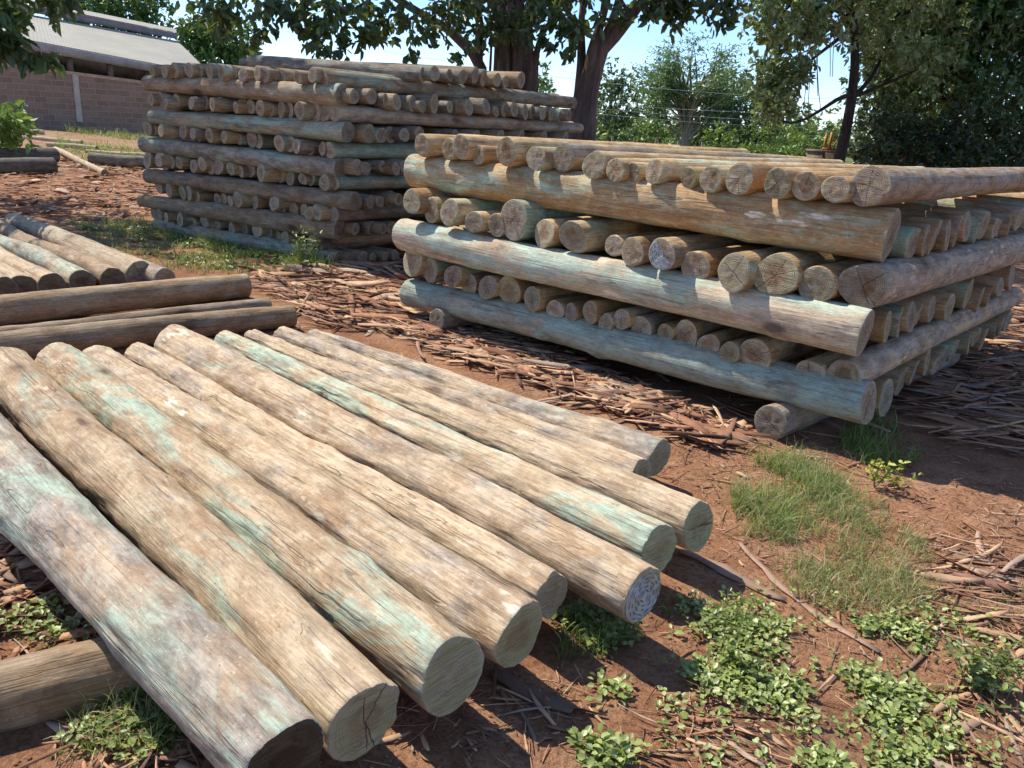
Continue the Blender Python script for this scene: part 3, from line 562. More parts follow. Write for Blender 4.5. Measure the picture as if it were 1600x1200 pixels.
#PART2
# ------------------------------------------------------------------ loose cover: bark litter, grass, weeds (nobody could count these)
def set_tint(o, per_vert):
    a = o.data.color_attributes.new('tint', 'FLOAT_COLOR', 'POINT')
    c = np.ones((len(per_vert), 4), np.float32); c[:, :3] = per_vert; a.data.foreach_set('color', c.ravel())
def scatter(poly, n, q, box=None):
    """ground points that fall in a patch (patch corners measured in the survey picture)"""
    P = np.array([gp(*p)[:2] for p in poly]); lo, hi = P.min(0), P.max(0)
    out = []
    while len(out) < n:
        c = q.uniform(lo, hi, (n*3, 2)); k = inpoly(c[:, 0], c[:, 1], P.tolist()); out += c[k].tolist()
        if not k.any(): break
    return np.array(out[:n])
def strips(name, pts, ang, ln, wd, zoff, tint, q, mat, K=4, curl=.12, thick=.16, lift=.0):
    """flat fibrous bark strips, boxes bent along their length"""
    n = len(pts); s = np.linspace(-.5, .5, K+1)[None, :]
    ca, sa = np.cos(ang)[:, None], np.sin(ang)[:, None]
    cv = q.normal(0, curl, n)[:, None]*ln[:, None]
    lx = s*ln[:, None]; ly = cv*(s*s*4-.5)
    cx = pts[:, 0:1]+lx*ca-ly*sa; cy = pts[:, 1:2]+lx*sa+ly*ca
    tilt = q.normal(0, .07, n)[:, None]*lx
    w = wd[:, None]*(1-.5*(np.abs(s)*2)**3)*.5*(1+q.normal(0, .2, (n, K+1)))
    roll = q.normal(0, .45, n)[:, None]*(n > 1)
    z = gz(cx, cy)+zoff[:, None]+np.maximum(tilt, -zoff[:, None]*.7)+np.abs(q.normal(0, lift, n))[:, None]*(s*s*4)*ln[:, None]
    th_ = (wd*thick*.45+.0012)[:, None]
    nxp, nyp = -sa, ca
    V = []
    for sy, sz in ((-1, 0), (-1, 1), (1, 1), (1, 0)):
        V.append(np.stack([cx+nxp*w*sy*np.cos(roll), cy+nyp*w*sy*np.cos(roll), z+sz*th_+sy*w*np.sin(roll)+np.abs(w*np.sin(roll))*.6], -1))
    V = np.stack(V, 2)                        # n, K+1, 4, 3
    base = (np.arange(n)*(K+1)*4)[:, None, None]+(np.arange(K)*4)[None, :, None]
    F = []
    for a in range(4):
        b = (a+1) % 4
        F.append(np.stack([base[..., 0]+a, base[..., 0]+b, base[..., 0]+4+b, base[..., 0]+4+a], -1))
    F = np.concatenate([x.reshape(-1, 4) for x in F]+[np.stack([base[:, 0, 0]+i for i in (3, 2, 1, 0)], -1), np.stack([base[:, 0, 0]+K*4+i for i in (0, 1, 2, 3)], -1)])
    o = mesh(name, V.reshape(-1, 3), F, mat, smooth=False)
    set_tint(o, np.repeat(tint, (K+1)*4, 0))
    return o
def bark_tint(q, n, pale=.5):
    base = np.array([[.29, .14, .08], [.39, .205, .115], [.50, .32, .19], [.23, .12, .085], [.36, .26, .19]])
    p = np.array([.3, .3, pale*.7, .2, .12]); p /= p.sum()
    return base[q.choice(5, n, p=p)]*q.uniform(.8, 1.4, (n, 1))
def litter():
    q = np.random.default_rng(21); P, A, Ln, Wd, Z = [], [], [], [], []
    def add(poly, n, l0, l1, w0, w1, zmax, a0=None, asd=.5):
        p = scatter(poly, n, q); m = len(p); P.append(p)
        A.append(q.uniform(0, np.pi, m) if a0 is None else q.normal(R(a0), asd, m))
        l = np.exp(q.uniform(np.log(l0), np.log(l1), m)); Ln.append(l); Wd.append(np.minimum(1.3*np.exp(q.uniform(np.log(w0*.5), np.log(w1), m)), l*.3)); Z.append(q.uniform(.002, zmax, m))
    add([(395, 432), (640, 415), (720, 500), (900, 585), (1040, 650), (1010, 668), (800, 590), (620, 520), (500, 510), (440, 470)], 2600, .06, .7, .006, .05, .05, 165, .5)
    add([(640, 505), (760, 505), (1180, 690), (1120, 715), (900, 630), (700, 560)], 1100, .08, .5, .008, .04, .05, 150, .7)
    add([(680, 480), (1000, 570), (1230, 700), (1380, 660), (1600, 480), (1400, 440), (900, 420)], 700, .08, .6, .008, .04, .025, 160, .7)
    add([(1420, 640), (1590, 470), (1640, 470), (1700, 640), (1620, 720), (1480, 690)], 800, .15, .9, .008, .035, .05, 175, .5)
    add([(1600, 330), (1800, 330), (1800, 480), (1560, 480)], 350, .15, .9, .01, .035, .05, 160, .5)
    add([(430, 400), (650, 380), (660, 440), (420, 440)], 420, .1, .6, .008, .03, .05, 170, .5)
    add([(-60, 250), (235, 255), (245, 335), (120, 350), (-60, 335)], 1500, .05, .4, .012, .06, .04)
    add([(1120, 790), (1600, 800), (1620, 1220), (1040, 1220), (1000, 1050), (1180, 950)], 330, .03, .22, .002, .009, .012)
    add([(1440, 840), (1640, 860), (1640, 1020), (1480, 990)], 70, .1, .45, .006, .026, .02, 175, .5)
    add([(1500, 980), (1640, 980), (1640, 1220), (1470, 1220)], 80, .06, .4, .004, .02, .02, 110, .6)
    add([(1000, 1120), (1230, 1040), (1290, 1200), (1020, 1220)], 60, .05, .3, .003, .012, .015, 165, .5)
    add([(-20, 800), (110, 850), (180, 1000), (-20, 1060)], 150, .04, .3, .006, .03, .02)
    add([(100, 1120), (330, 1080), (450, 1220), (60, 1230)], 120, .04, .25, .006, .025, .025)
    add([(500, 1110), (900, 1040), (1000, 1200), (450, 1240)], 80, .03, .2, .003, .014, .01)
    add([(1050, 640), (1300, 690), (1480, 760), (1300, 790), (1050, 760)], 160, .03, .3, .003, .014, .012)
    add([(0, 560), (240, 520), (470, 505), (1000, 700), (900, 800), (250, 900)], 300, .05, .4, .006, .025, .02)
    add([(-60, 480), (-60, 200), (240, 240), (250, 340), (400, 420)], 300, .05, .3, .006, .03, .02)
    add([(700, 700), (1600, 700), (1620, 1220), (400, 1230)], 2600, .01, .09, .0014, .006, .008)
    P = np.vstack(P); cat = np.concatenate
    A, Ln, Wd, Z = cat(A), cat(Ln), cat(Wd), cat(Z)
    o = strips('bark_litter', P, A, Ln, Wd, Z, bark_tint(q, len(P)), q, BARK, 4, .035, .13, .012)
    tag(o, 'reddish brown bark strips and chips littering the soil', kind='stuff')
litter()
# the bark pieces one could point to
BK = [((1062, 862), (1228, 936), .055, 'broad grey brown bark slab pointing away from the plate capped pole', .42),
      ((1150, 852), (1368, 1022), .03, 'longest pale bark strip, slanting across the grass below the tuft', .42),
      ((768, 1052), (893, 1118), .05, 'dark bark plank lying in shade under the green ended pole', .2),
      ((1428, 1204), (1530, 1118), .032, 'thick grey dried stick by the leafy weeds at the lower corner', .36),
      ((1122, 1112), (1232, 1210), .014, 'thin straight brown stick lying beside the root tangle', .28),
      ((1522, 838), (1556, 896), .03, 'pale pointed bark flake standing out on the bare red soil', .5),
      ((1188, 700), (1290, 726), .016, 'thin pale stick in front of the bearer log', .45),
      ((-6, 938), (82, 942), .03, 'flat pale bark chip on red soil by the greyish mint pole', .48),
      ((688, 512), (812, 550), .026, 'wide pale strip lying on top of the bark heap', .46),
      ((652, 532), (661, 566), .026, 'short upright chip on the edge of the bark heap', .36),
      ((843, 638), (962, 598), .03, 'folded tan bark sheet at the end of the bark heap', .44),
      ((222, 1198), (292, 1150), .035, 'split orange bark piece at the foot of the greyish mint pole', .42),
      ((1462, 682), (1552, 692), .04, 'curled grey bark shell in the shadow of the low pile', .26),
      ((1412, 1056), (1482, 958), .018, 'bent twig arching through the creeping weeds', .24),
      ((1478, 882), (1570, 912), .028, 'yellowish split stick on the soil right of the grass', .5)]
for i, (a, b, w, lab, v) in enumerate(BK):
    q = np.random.default_rng(600+i); A = gp(*a); B = gp(*b); c = (A+B)/2; d = B-A
    o = strips('bark_strip', c[None, :2], np.array([math.atan2(d[1], d[0])]), np.array([np.linalg.norm(d)]), np.array([w]), np.array([.03 if i in (8, 9, 10) else .004]), (np.array([[1, .64, .44]])*v*(1.05 if i else .9)), q, BARK, 12, .06, .18, .02)
    # centre the object on its own piece
    m = np.array([v_.co for v_ in o.data.vertices]).mean(0)
    o.data.transform(Matrix.Translation(-Vector(m))); o.location = m
    tag(o, lab, 'bark', 'big bark strips and sticks on the soil')

def blades(name, pts, hgt, wd, tint, q, lean=.75, K=4, mat=None):
    n = len(pts); ang = q.uniform(0, 2*np.pi, n); le = np.abs(q.normal(lean, .4, n))
    s = np.linspace(0, 1, K+1)[None, :]
    hx = np.cos(ang)[:, None]; hy = np.sin(ang)[:, None]
    out = hgt[:, None]*(np.sin(le[:, None]*s*1.6)*.8*s); up = hgt[:, None]*s*np.cos(le[:, None]*s*1.15)
    cx = pts[:, :1]+hx*out; cy = pts[:, 1:2]+hy*out; cz = gz(pts[:, 0], pts[:, 1])[:, None]+up
    w = wd[:, None]*(1-s**1.6*.9)*.5
    tw = q.uniform(0, np.pi, n)[:, None]; wx = -np.sin(tw)*w; wy = np.cos(tw)*w
    V = np.stack([np.stack([cx-wx, cy-wy, cz], -1), np.stack([cx+wx, cy+wy, cz], -1)], 2)
    base = (np.arange(n)*(K+1)*2)[:, None]+(np.arange(K)*2)[None, :]
    F = np.stack([base, base+1, base+3, base+2], -1).reshape(-1, 4)
    o = mesh(name, V.reshape(-1, 3), F, mat or GRASS); set_tint(o, np.repeat(tint, (K+1)*2, 0)); return o
GC = np.array([[.15, .22, .05], [.22, .31, .08], [.29, .37, .12], [.44, .40, .20], [.50, .42, .25], [.10, .16, .04]])
def grass_all():
    q = np.random.default_rng(31); P, H, Wd, C = [], [], [], []
    def add(poly, n, h0, h1, p, w=.004):
        x = scatter(poly, n, q); m = len(x); k = fbm(x[:, 0]*6+3, x[:, 1]*6, 4); keep = k > q.uniform(.28, .66, m)
        x = x[keep]; m = len(x); P.append(x); H.append(q.uniform(h0, h1, m)*(.6+.8*k[keep])); Wd.append(q.uniform(.6, 1.3, m)*w)
        pp = np.array(p, float); pp /= pp.sum(); C.append(GC[q.choice(6, m, p=pp)]*q.uniform(.75, 1.25, (m, 1)))
    add([(1140, 775), (1180, 728), (1260, 720), (1350, 785), (1400, 810), (1350, 870), (1260, 865), (1150, 840)], 6500, .04, .17, (1.5, 4, 6, 4, 3, 1), .0038)
    add([(1130, 830), (1380, 790), (1440, 850), (1480, 950), (1330, 960), (1180, 910)], 6500, .02, .10, (1.2, 2, 2.5, 3.5, 3.5, .6), .0034)
    add([(1305, 690), (1350, 655), (1400, 668), (1445, 715), (1400, 745), (1330, 725)], 1100, .04, .13, (4, 3, 1, .5, .3, 3), .005)
    add([(105, 350), (230, 345), (330, 385), (500, 412), (480, 440), (300, 430), (180, 400)], 5200, .03, .15, (3, 3, 2, 2, 2, 3), .007)
    add([(240, 350), (330, 365), (540, 415), (520, 432), (420, 420), (250, 375)], 1700, .06, .2, (5, 2, .5, .2, .2, 5), .007)
    add([(452, 400), (505, 400), (510, 432), (448, 432)], 900, .1, .26, (5, 4, 1, .2, .2, 4), .007)
    add([(85, 222), (240, 236), (238, 258), (130, 250), (90, 240)], 1900, .06, .25, (2, 4, 5, 2, 1, 1), .02)
    add([(100, 196), (240, 208), (238, 216), (100, 202)], 1600, .08, .35, (1, 2, 3, 3, 2, 1), .025)
    add([(-40, 198), (100, 190), (240, 206), (240, 226), (60, 208)], 500, .04, .16, (.5, 1, 1, 3, 3, .5), .02)
    add([(1035, 915), (1110, 935), (1185, 975), (1170, 1000), (1080, 985), (1030, 950)], 900, .02, .09, (4, 2, .5, 1, .5, 4), .004)
    add([(880, 950), (960, 930), (1000, 980), (930, 1035), (870, 1040)], 700, .03, .11, (4, 2, .5, .5, .3, 4), .0045)
    add([(130, 1120), (260, 1080), (330, 1120), (250, 1190), (80, 1190)], 900, .03, .12, (3, 2, 1, 2, 2, 3), .004)
    add([(0, 950), (130, 930), (150, 1010), (0, 1040)], 160, .02, .06, (2, 2, 1, 2, 2, 1), .003)
    add([(1050, 660), (1180, 700), (1290, 740), (1120, 770), (1060, 740)], 700, .015, .05, (.5, .5, .5, 4, 4, .3), .003)
    add([(1150, 1000), (1600, 900), (1620, 1220), (1000, 1220)], 1500, .015, .06, (1, 1, 1, 3, 3, 1), .0026)
    add([(880, 200), (1320, 250), (1500, 262), (1600, 240), (1100, 215)], 1500, .1, .5, (3, 4, 4, .5, .2, 1), .05)
    add([(560, 370), (1000, 560), (1230, 690), (1370, 655), (1250, 560), (800, 420)], 500, .03, .1, (3, 1, .3, 1.5, 1, 3), .004)
    P = np.vstack(P); cat = np.concatenate
    o = blades('grass', P, cat(H), cat(Wd), cat(C), q); tag(o, 'green and straw coloured grass growing in tufts on the red soil', kind='stuff')
grass_all()

def clods():
    q = np.random.default_rng(35)
    P = np.vstack([scatter([(700, 680), (1600, 660), (1640, 1230), (380, 1230)], 2600, q), scatter([(-20, 780), (150, 860), (420, 1230), (-20, 1230)], 900, q), scatter([(400, 430), (1000, 620), (1250, 720), (900, 720), (480, 510)], 900, q)])
    n = len(P); r_ = np.exp(q.uniform(np.log(.0016), np.log(.0065), n)); D = np.array([[1, 0, 0], [0, 1, 0], [-1, 0, 0], [0, -1, 0], [0, 0, 1], [0, 0, -1.], [.6, .6, .55], [-.6, .6, .5], [-.6, -.6, .55], [.6, -.6, .5]])
    V = np.concatenate([P, gz(P[:, 0], P[:, 1])[:, None]+r_[:, None]*.1], 1)[:, None]+D[None]*np.array([1, 1, .6])*r_[:, None, None]*q.uniform(.6, 1.3, (n, 10, 3))
    f = np.array([[0, 6, 4], [6, 1, 4], [1, 7, 4], [7, 2, 4], [2, 8, 4], [8, 3, 4], [3, 9, 4], [9, 0, 4], [0, 1, 6], [1, 2, 7], [2, 3, 8], [3, 0, 9], [1, 0, 5], [2, 1, 5], [3, 2, 5], [0, 3, 5]])
    o = mesh('soil_crumbs', V.reshape(-1, 3), (np.arange(n)*10)[:, None, None].repeat(16, 1).reshape(-1, 1)+np.tile(f, (n, 1)), SOIL, smooth=False); tag(o, 'loose crumbs and clods of red soil', kind='stuff')
clods()

# leaf cards: a folded pointed oval of six vertices
def leaves(name, c, d, nrm, ln, wd, tint, mat, parent=None, droop=.15):
    """c: leaf base, d: direction, nrm: face normal, all (n,3)"""
    d = d/np.linalg.norm(d, axis=1, keepdims=True); s = np.cross(d, nrm); s /= np.linalg.norm(s, axis=1, keepdims=True)+1e-9; u = np.cross(s, d)
    ln = ln[:, None]; wd = wd[:, None]
    V = np.stack([c, c+d*ln*.35+s*wd*.5+u*wd*.12, c+d*ln*.72+s*wd*.38-u*ln*droop*.3+u*wd*.1, c+d*ln-u*ln*droop, c+d*ln*.72-s*wd*.38-u*ln*droop*.3+u*wd*.1, c+d*ln*.35-s*wd*.5+u*wd*.12], 1)
    n = len(c); b = (np.arange(n)*6)[:, None]
    F = np.concatenate([b+np.array([[0, 1, 2, 3]]), b+np.array([[0, 3, 4, 5]])])
    o = mesh(name, V.reshape(-1, 3), F, mat, parent); set_tint(o, np.repeat(tint, 6, 0)); return o
def unit(q, n):
    v = q.normal(0, 1, (n, 3)); return v/np.linalg.norm(v, axis=1, keepdims=True)
LG = np.array([[.21, .27, .06], [.29, .36, .09], [.36, .43, .13], [.42, .47, .19], [.15, .19, .05]])
def weed_patch():
    q = np.random.default_rng(41); c, d, nn, ln, wd, tn = [], [], [], [], [], []
    def add(poly, n, l0, l1, per, thr=.42, dark=0.):
        x = scatter(poly, n, q); k = fbm(x[:, 0]*5+1, x[:, 1]*5+8, 3); x = x[k > thr]
        for p in x:
            m = int(q.integers(per[0], per[1])); z = float(gz(p[0], p[1])); a = q.uniform(0, 6.28, m); el = q.uniform(-.1, 1.0, m)
            r_ = q.uniform(.0, .03, m); h = q.uniform(.008, .035, m)
            c.append(np.stack([p[0]+r_*np.cos(a), p[1]+r_*np.sin(a), z+h], -1)); d.append(np.stack([np.cos(a)*np.cos(el), np.sin(a)*np.cos(el), np.sin(el)*.6], -1))
            nn.append(np.tile([[0, 0, 1.]], (m, 1))+q.normal(0, .38, (m, 3))); L_ = q.uniform(l0, l1, m); ln.append(L_); wd.append(L_*q.uniform(.6, .85, m)); tn.append(LG[q.choice(5, m, p=(.15, .3, .3, .2, .05))]*q.uniform(.8, 1.2, (m, 1))*(1-dark))
    add([(1190, 1070), (1270, 1000), (1360, 1020), (1440, 1030), (1510, 1090), (1490, 1170), (1400, 1220), (1260, 1210), (1215, 1130)], 420, .014, .03, (4, 10), .40)
    add([(1065, 1040), (1130, 1000), (1210, 1010), (1240, 1070), (1220, 1110), (1150, 1095), (1085, 1075)], 170, .013, .028, (4, 9), .42)
    add([(1340, 975), (1400, 960), (1450, 1000), (1430, 1050), (1350, 1030)], 90, .014, .028, (4, 9), .4)
    add([(1130, 930), (1200, 950), (1260, 990), (1190, 1010), (1140, 970)], 40, .014, .026, (5, 9), .45)
    add([(1255, 1180), (1330, 1150), (1360, 1220), (1250, 1220)], 55, .02, .034, (5, 11), .4)
    add([(1060, 920), (1300, 930), (1560, 960), (1600, 1100), (1560, 1220), (1000, 1220), (1040, 1050)], 300, .012, .026, (2, 6), .3)
    add([(905, 1165), (985, 1165), (995, 1215), (905, 1215)], 22, .018, .03, (6, 12), .3)
    add([(935, 1070), (975, 1070), (975, 1100), (935, 1100)], 8, .018, .03, (6, 10), .2)
    add([(1440, 900), (1600, 960), (1600, 1010), (1440, 1000)], 40, .014, .025, (4, 8), .45)
    add([(1060, 930), (1180, 970), (1170, 1000), (1070, 985)], 80, .014, .026, (5, 10), .4, .2)
    add([(870, 960), (990, 940), (990, 1000), (880, 1045)], 110, .016, .03, (6, 12), .38, .25)
    add([(60, 950), (130, 945), (140, 1000), (40, 1010)], 26, .014, .028, (5, 10), .35, .1)
    add([(0, 955), (50, 960), (30, 990), (0, 990)], 8, .016, .03, (5, 9), .3)
    add([(130, 1120), (250, 1090), (300, 1130), (220, 1190), (90, 1185)], 70, .016, .03, (5, 10), .4, .15)
    add([(120, 360), (230, 352), (480, 415), (470, 435), (300, 420)], 420, .02, .05, (5, 9), .42, .2)
    add([(245, 352), (330, 370), (530, 420), (500, 430), (260, 376)], 420, .03, .07, (5, 9), .34, .35)
    o = leaves('weeds', np.vstack(c), np.vstack(d), np.vstack(nn), np.concatenate(ln), np.concatenate(wd), np.vstack(tn), LEAFD, droop=.12)
    tag(o, 'low broad leaved weeds creeping over the red soil', kind='stuff')
weed_patch()

# ------------------------------------------------------------------ plants with a stem of their own
def tube(pts, rad, k=8, jit=0., q=None):
    pts = np.asarray(pts, float); n = len(pts); T_ = np.gradient(pts, axis=0); T_ /= np.linalg.norm(T_, axis=1, keepdims=True)+1e-9
    ref = np.array([.31, .77, .1]); a = np.cross(T_, ref); a /= np.linalg.norm(a, axis=1, keepdims=True)+1e-9; b = np.cross(T_, a)
    th = np.linspace(0, 2*np.pi, k, endpoint=False); rad = np.broadcast_to(np.asarray(rad, float), (n,))[:, None]
    rr = np.repeat(rad, k, 1)
    if jit and q is not None: rr = rr*(1+jit*(vn(th[None, :]*1.6+q.uniform(0, 50), np.arange(n)[:, None]*.35)-.5)*2+jit*.5*q.normal(0, .25, rr.shape))
    V = pts[:, None]+rr[..., None]*(np.cos(th)[None, :, None]*a[:, None]+np.sin(th)[None, :, None]*b[:, None])
    ii = np.arange(n*k).reshape(n, k); jj = np.roll(ii, -1, 1)
    F = np.stack([ii[:-1], jj[:-1], jj[1:], ii[1:]], -1).reshape(-1, 4)
    return V.reshape(-1, 3), F
class MB:
    def __init__(s): s.V, s.F, s.n = [], [], 0
    def add(s, V, F): s.V.append(V); s.F.append(F+s.n); s.n += len(V)
    def tube(s, *a, **k): s.add(*tube(*a, **k))
    def build(s, name, mat, parent=None, smooth=True): return mesh(name, np.vstack(s.V), np.vstack(s.F), mat, parent, smooth)
def curve(a, b, q, n=9, wob=.08):
    a, b = np.asarray(a, float), np.asarray(b, float); t_ = np.linspace(0, 1, n)[:, None]; L_ = np.linalg.norm(b-a)
    w = q.normal(0, wob*L_, 3); w2 = q.normal(0, wob*L_*.5, 3)
    return a+(b-a)*t_+np.sin(np.pi*t_)*w+np.sin(2*np.pi*t_)*w2
def crown(name, parent, clumps, q, mat, tints, lsize, per, flat=.6, hang=.2, aspect=.42, twig=None, size_var=.35):
    """clumps: rows of x, y, z, rx, rz.  Leaves sit in sprays about the clump's volume, denser toward its skin."""
    C_, D_, N_, L_, T_ = [], [], [], [], []
    for cl in clumps:
        x, y, z, rx, rz = cl[:5]; n = max(6, int(per*(cl[5] if len(cl) > 5 else 1)))
        ns = max(2, n//9)                     # sprays of about nine leaves
        v = unit(q, ns)*(q.uniform(.25, 1, (ns, 1))**.5); sp = np.array([x, y, z])+v*np.array([rx, rx, rz])
        k = np.repeat(np.arange(ns), 9); m = len(k); dirs = unit(q, m)+v[k]*.7; dirs[:, 2] -= hang
        off = unit(q, m)*lsize*q.uniform(.1, .9, (m, 1))
        C_.append(sp[k]+off); D_.append(dirs); nn = unit(q, m); nn[:, 2] += flat*2; N_.append(nn)
        L_.append(lsize*q.uniform(1-size_var, 1+size_var, m)); tt = tints[q.choice(len(tints), ns)][k]*q.uniform(.8, 1.2, (m, 1)); T_.append(tt)
    ln = np.concatenate(L_)
    return leaves(name, np.vstack(C_), np.vstack(D_), np.vstack(N_), ln, ln*aspect*q.uniform(.8, 1.2, len(ln)), np.vstack(T_), mat, parent, .25)
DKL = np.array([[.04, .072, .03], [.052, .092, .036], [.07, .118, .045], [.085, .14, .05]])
OLV = np.array([[.07, .10, .04], [.10, .14, .055], [.14, .18, .08], [.12, .14, .06]])
MID = np.array([[.06, .12, .035], [.09, .16, .045], [.12, .20, .06], [.05, .10, .035]])
BRI = np.array([[.14, .24, .05], [.18, .30, .06], [.22, .34, .08], [.11, .19, .04]])
BLU = np.array([[.06, .11, .06], [.08, .14, .075], [.11, .17, .09]])
def clumps_px(rows, q, jitter=0.):
    out = []
    for x, y, Y, r_, *k in rows:
        p = at(x, y, Y); out.append((*p, r_, r_*(k[0] if k else .8), *(k[1:2] if len(k) > 1 else [])))
    return out
def in_ellipsoid(q, n, c, rad, r0, r1, shell=.3):
    v = unit(q, n)*(q.uniform(shell, 1, (n, 1))**.6)*np.array(rad)+np.array(c)
    return [(*p, q.uniform(r0, r1), q.uniform(r0, r1)*.75) for p in v]

# the big fig behind the tall stack: fused stems and aerial roots
q = np.random.default_rng(51); FT = empty('fig_tree', (0.0, 14.2, 0)); tag(FT, 'big dark leaved tree with many fused stems and hanging roots behind the tall stack', 'tree')
def loc(p, root): return np.asarray(p, float)-np.array(root.location)
mb = MB(); Yt = 14.2
def stem_px(mb, pts, w0, w1, Y, root, k=12, jit=.18, n=14):
    P = np.array([at(x, y, Y+dy) for x, y, dy in pts]); t_ = np.linspace(0, len(P)-1, n); i0 = np.minimum(t_.astype(int), len(P)-2); f = (t_-i0)[:, None]
    f = f*f*(3-2*f)*.5+f*.5
    C_ = P[i0]*(1-f)+P[i0+1]*f; V, F = tube(loc(C_, root), np.linspace(w0, w1, n)*(.52 if Y < 30 else 1)*Y/Cam.f, k, jit, q); mb.add(V, F)
for pts, a, b in (([(812, 330, 0), (810, 130, 0), (806, 60, 0), (800, -60, .2)], 36, 24), ([(790, 330, -.2), (786, 120, -.2), (782, 30, -.1), (770, -80, 0)], 20, 15), ([(824, 330, -.15), (826, 120, -.15), (824, 40, 0), (850, -90, .2)], 17, 12),
                  ([(765, 330, .1), (752, 110, .1), (738, 82, .1), (700, 45, .2), (655, 20, .3), (560, -40, .2)], 18, 8), ([(755, 330, .2), (747, 100, .2), (750, 40, .2), (735, -60, 0)], 15, 11), ([(776, 330, -.35), (774, 120, -.35), (777, 40, -.3), (790, -40, -.2)], 6.5, 5), ([(796, 330, -.4), (793, 120, -.4), (795, 50, -.4), (800, -10, -.3)], 5, 3.5),
                  ([(835, 330, -.1), (836, 90, -.1), (848, 50, 0), (880, 10, .3), (950, -40, .4)], 10, 6), ([(806, 330, -.5), (803, 120, -.5), (806, 60, -.45), (818, -10, -.3)], 4, 3), ([(768, 330, -.3), (765, 120, -.3), (768, 60, -.2), (760, -20, -.1)], 4, 3)):
    stem_px(mb, pts, a, b, Yt, FT)
for i in range(16):
    a = loc(at(q.uniform(700, 840), q.uniform(-60, 0), Yt+q.uniform(-.5, .5)), FT); b = a+np.array([q.normal(-.9, 1.3), q.normal(-.3, 1.0), q.uniform(1.4, 2.8)]); mb.tube(curve(a, b, q), np.linspace(.09, .03, 9), 6)
mb.build('trunk', TRUNK, FT)
rows = [(322, 8, 10.5, .35), (352, 22, 10.6, .38), (372, 52, 10.8, .3), (330, 35, 10.8, .22), (392, 12, 10.6, .3), (425, 5, 10.8, .25), (462, 12, 11, .4), (488, 40, 11, .3), (505, 8, 11, .5), (525, 48, 11.2, .5), (545, 18, 11.2, .55), (560, 62, 11.2, .34), (572, 30, 11.4, .45), (472, 55, 11, .18), (455, 30, 11, .2), (510, 78, 11, .3), (540, 84, 11.2, .2), (585, 75, 11.3, .2),
        (615, 12, 12, .55), (632, 40, 12, .38), (610, 62, 12, .16), (648, 66, 12.2, .22), (668, 70, 12.2, .18), (660, 22, 12.4, .5), (690, 46, 12.6, .38), (705, 10, 12.8, .6), (735, 30, 13, .5), (728, 58, 13, .3), (760, 12, 13.2, .6), (745, 80, 13.4, .2), (790, 35, 13.2, .55), (812, 8, 13.2, .6), (840, 30, 13.2, .5), (862, 52, 13.2, .3), (850, 75, 13, .14), (872, 78, 13, .16), (884, 88, 13, .14), (890, 50, 13, .3), (902, 25, 13.2, .4), (880, 12, 13.4, .5), (725, 100, 13, .1), (640, 85, 12, .1), (800, 60, 13, .4), (768, 55, 13.3, .3), (818, 55, 13, .3), (420, 40, 10.8, .12), (405, 70, 10.8, .16), (345, 62, 10.8, .12)]
cl = [(*loc(c_[:3], FT), *c_[3:]) for c_ in clumps_px([(x, y-8, Y, r_*.72, .8, (r_/.35)**1.5*.8) for x, y, Y, r_ in rows], q)]
up = [(*loc(c_[:3], FT), *c_[3:], 1.5) for c_ in in_ellipsoid(q, 120, (-1.6, 14.0, 7.0), (5.2, 2.4, 2.0), .6, 1.0)]
up += [(*loc(c_[:3], FT), *c_[3:], 1.4) for c_ in in_ellipsoid(q, 40, (-6.0, 11.8, 6.4), (2.2, 1.5, .9), .5, .8)]
crown('crown', FT, cl+up, q, LEAF, DKL, .145, 58, .3, .5, .5)
# second tree at the stack's corner
q = np.random.default_rng(52); T2 = empty('forked_tree', (1.3, 13.6, 0)); tag(T2, 'leaning tree with scaly trunk forking into four limbs at the end of the tall stack', 'tree')
mb = MB(); Y2 = 13.6
for pts, a, b in (([(893, 330, 0), (900, 215, 0), (916, 150, 0), (934, 80, 0), (962, 50, 0), (985, 22, 0), (1010, -5, .1), (1060, -60, .2)], 38, 8), ([(900, 320, .1), (903, 180, .1), (909, 100, .1), (908, 40, .1), (914, -40, .2)], 22, 7.5), ([(912, 300, -.1), (918, 140, -.1), (928, 75, -.1), (944, 20, -.1), (952, -40, 0)], 22, 8), ([(918, 300, -.1), (926, 120, -.1), (945, 65, 0), (962, 20, 0), (985, -60, .1)], 20, 9), ([(908, 70, .1), (897, 35, .1), (884, 12, .2), (878, -30, .3)], 6, 5), ([(985, 22, 0), (975, 8, -.1), (965, -10, -.1)], 6, 4),
                  ([(1010, -5, .1), (1060, 8, -.2), (1110, 9, -.4), (1145, 8, -.5)], 5, 3)):
    stem_px(mb, pts, a, b, Y2, T2, 12, .22)
for i in range(9):
    a = loc(at(q.uniform(900, 1000), q.uniform(-90, -50), Y2), T2); b = a+np.array([q.normal(.6, 1.0), q.normal(-.1, .8), q.uniform(1.2, 2.4)]); mb.tube(curve(a, b, q), np.linspace(.07, .025, 9), 6)
mb.build('trunk', TRUNK, T2)
rows = [(900, 40, 13, .14), (925, -12, 13, .3), (985, -22, 13.2, .4), (1015, 5, 13, .3), (1022, 20, 13, .16), (1040, 14, 13, .34), (1043, 32, 13, .22), (1065, 12, 13, .26), (1058, 22, 13, .2), (1085, 8, 13, .24), (1075, 25, 13, .1), (1100, 14, 12.8, .16), (1120, 3, 12.6, .2), (1146, 14, 12.6, .13), (1148, 24, 12.6, .09), (1118, 34, 12.6, .10), (1130, 44, 12.6, .07), (974, 20, 13, .12), (968, 40, 13, .06), (1013, 32, 13, .06), (1030, 2, 12.8, .3), (1070, -10, 12.8, .4), (1140, -6, 12.6, .22), (940, 35, 13, .12), (897, 62, 12.9, .1)]
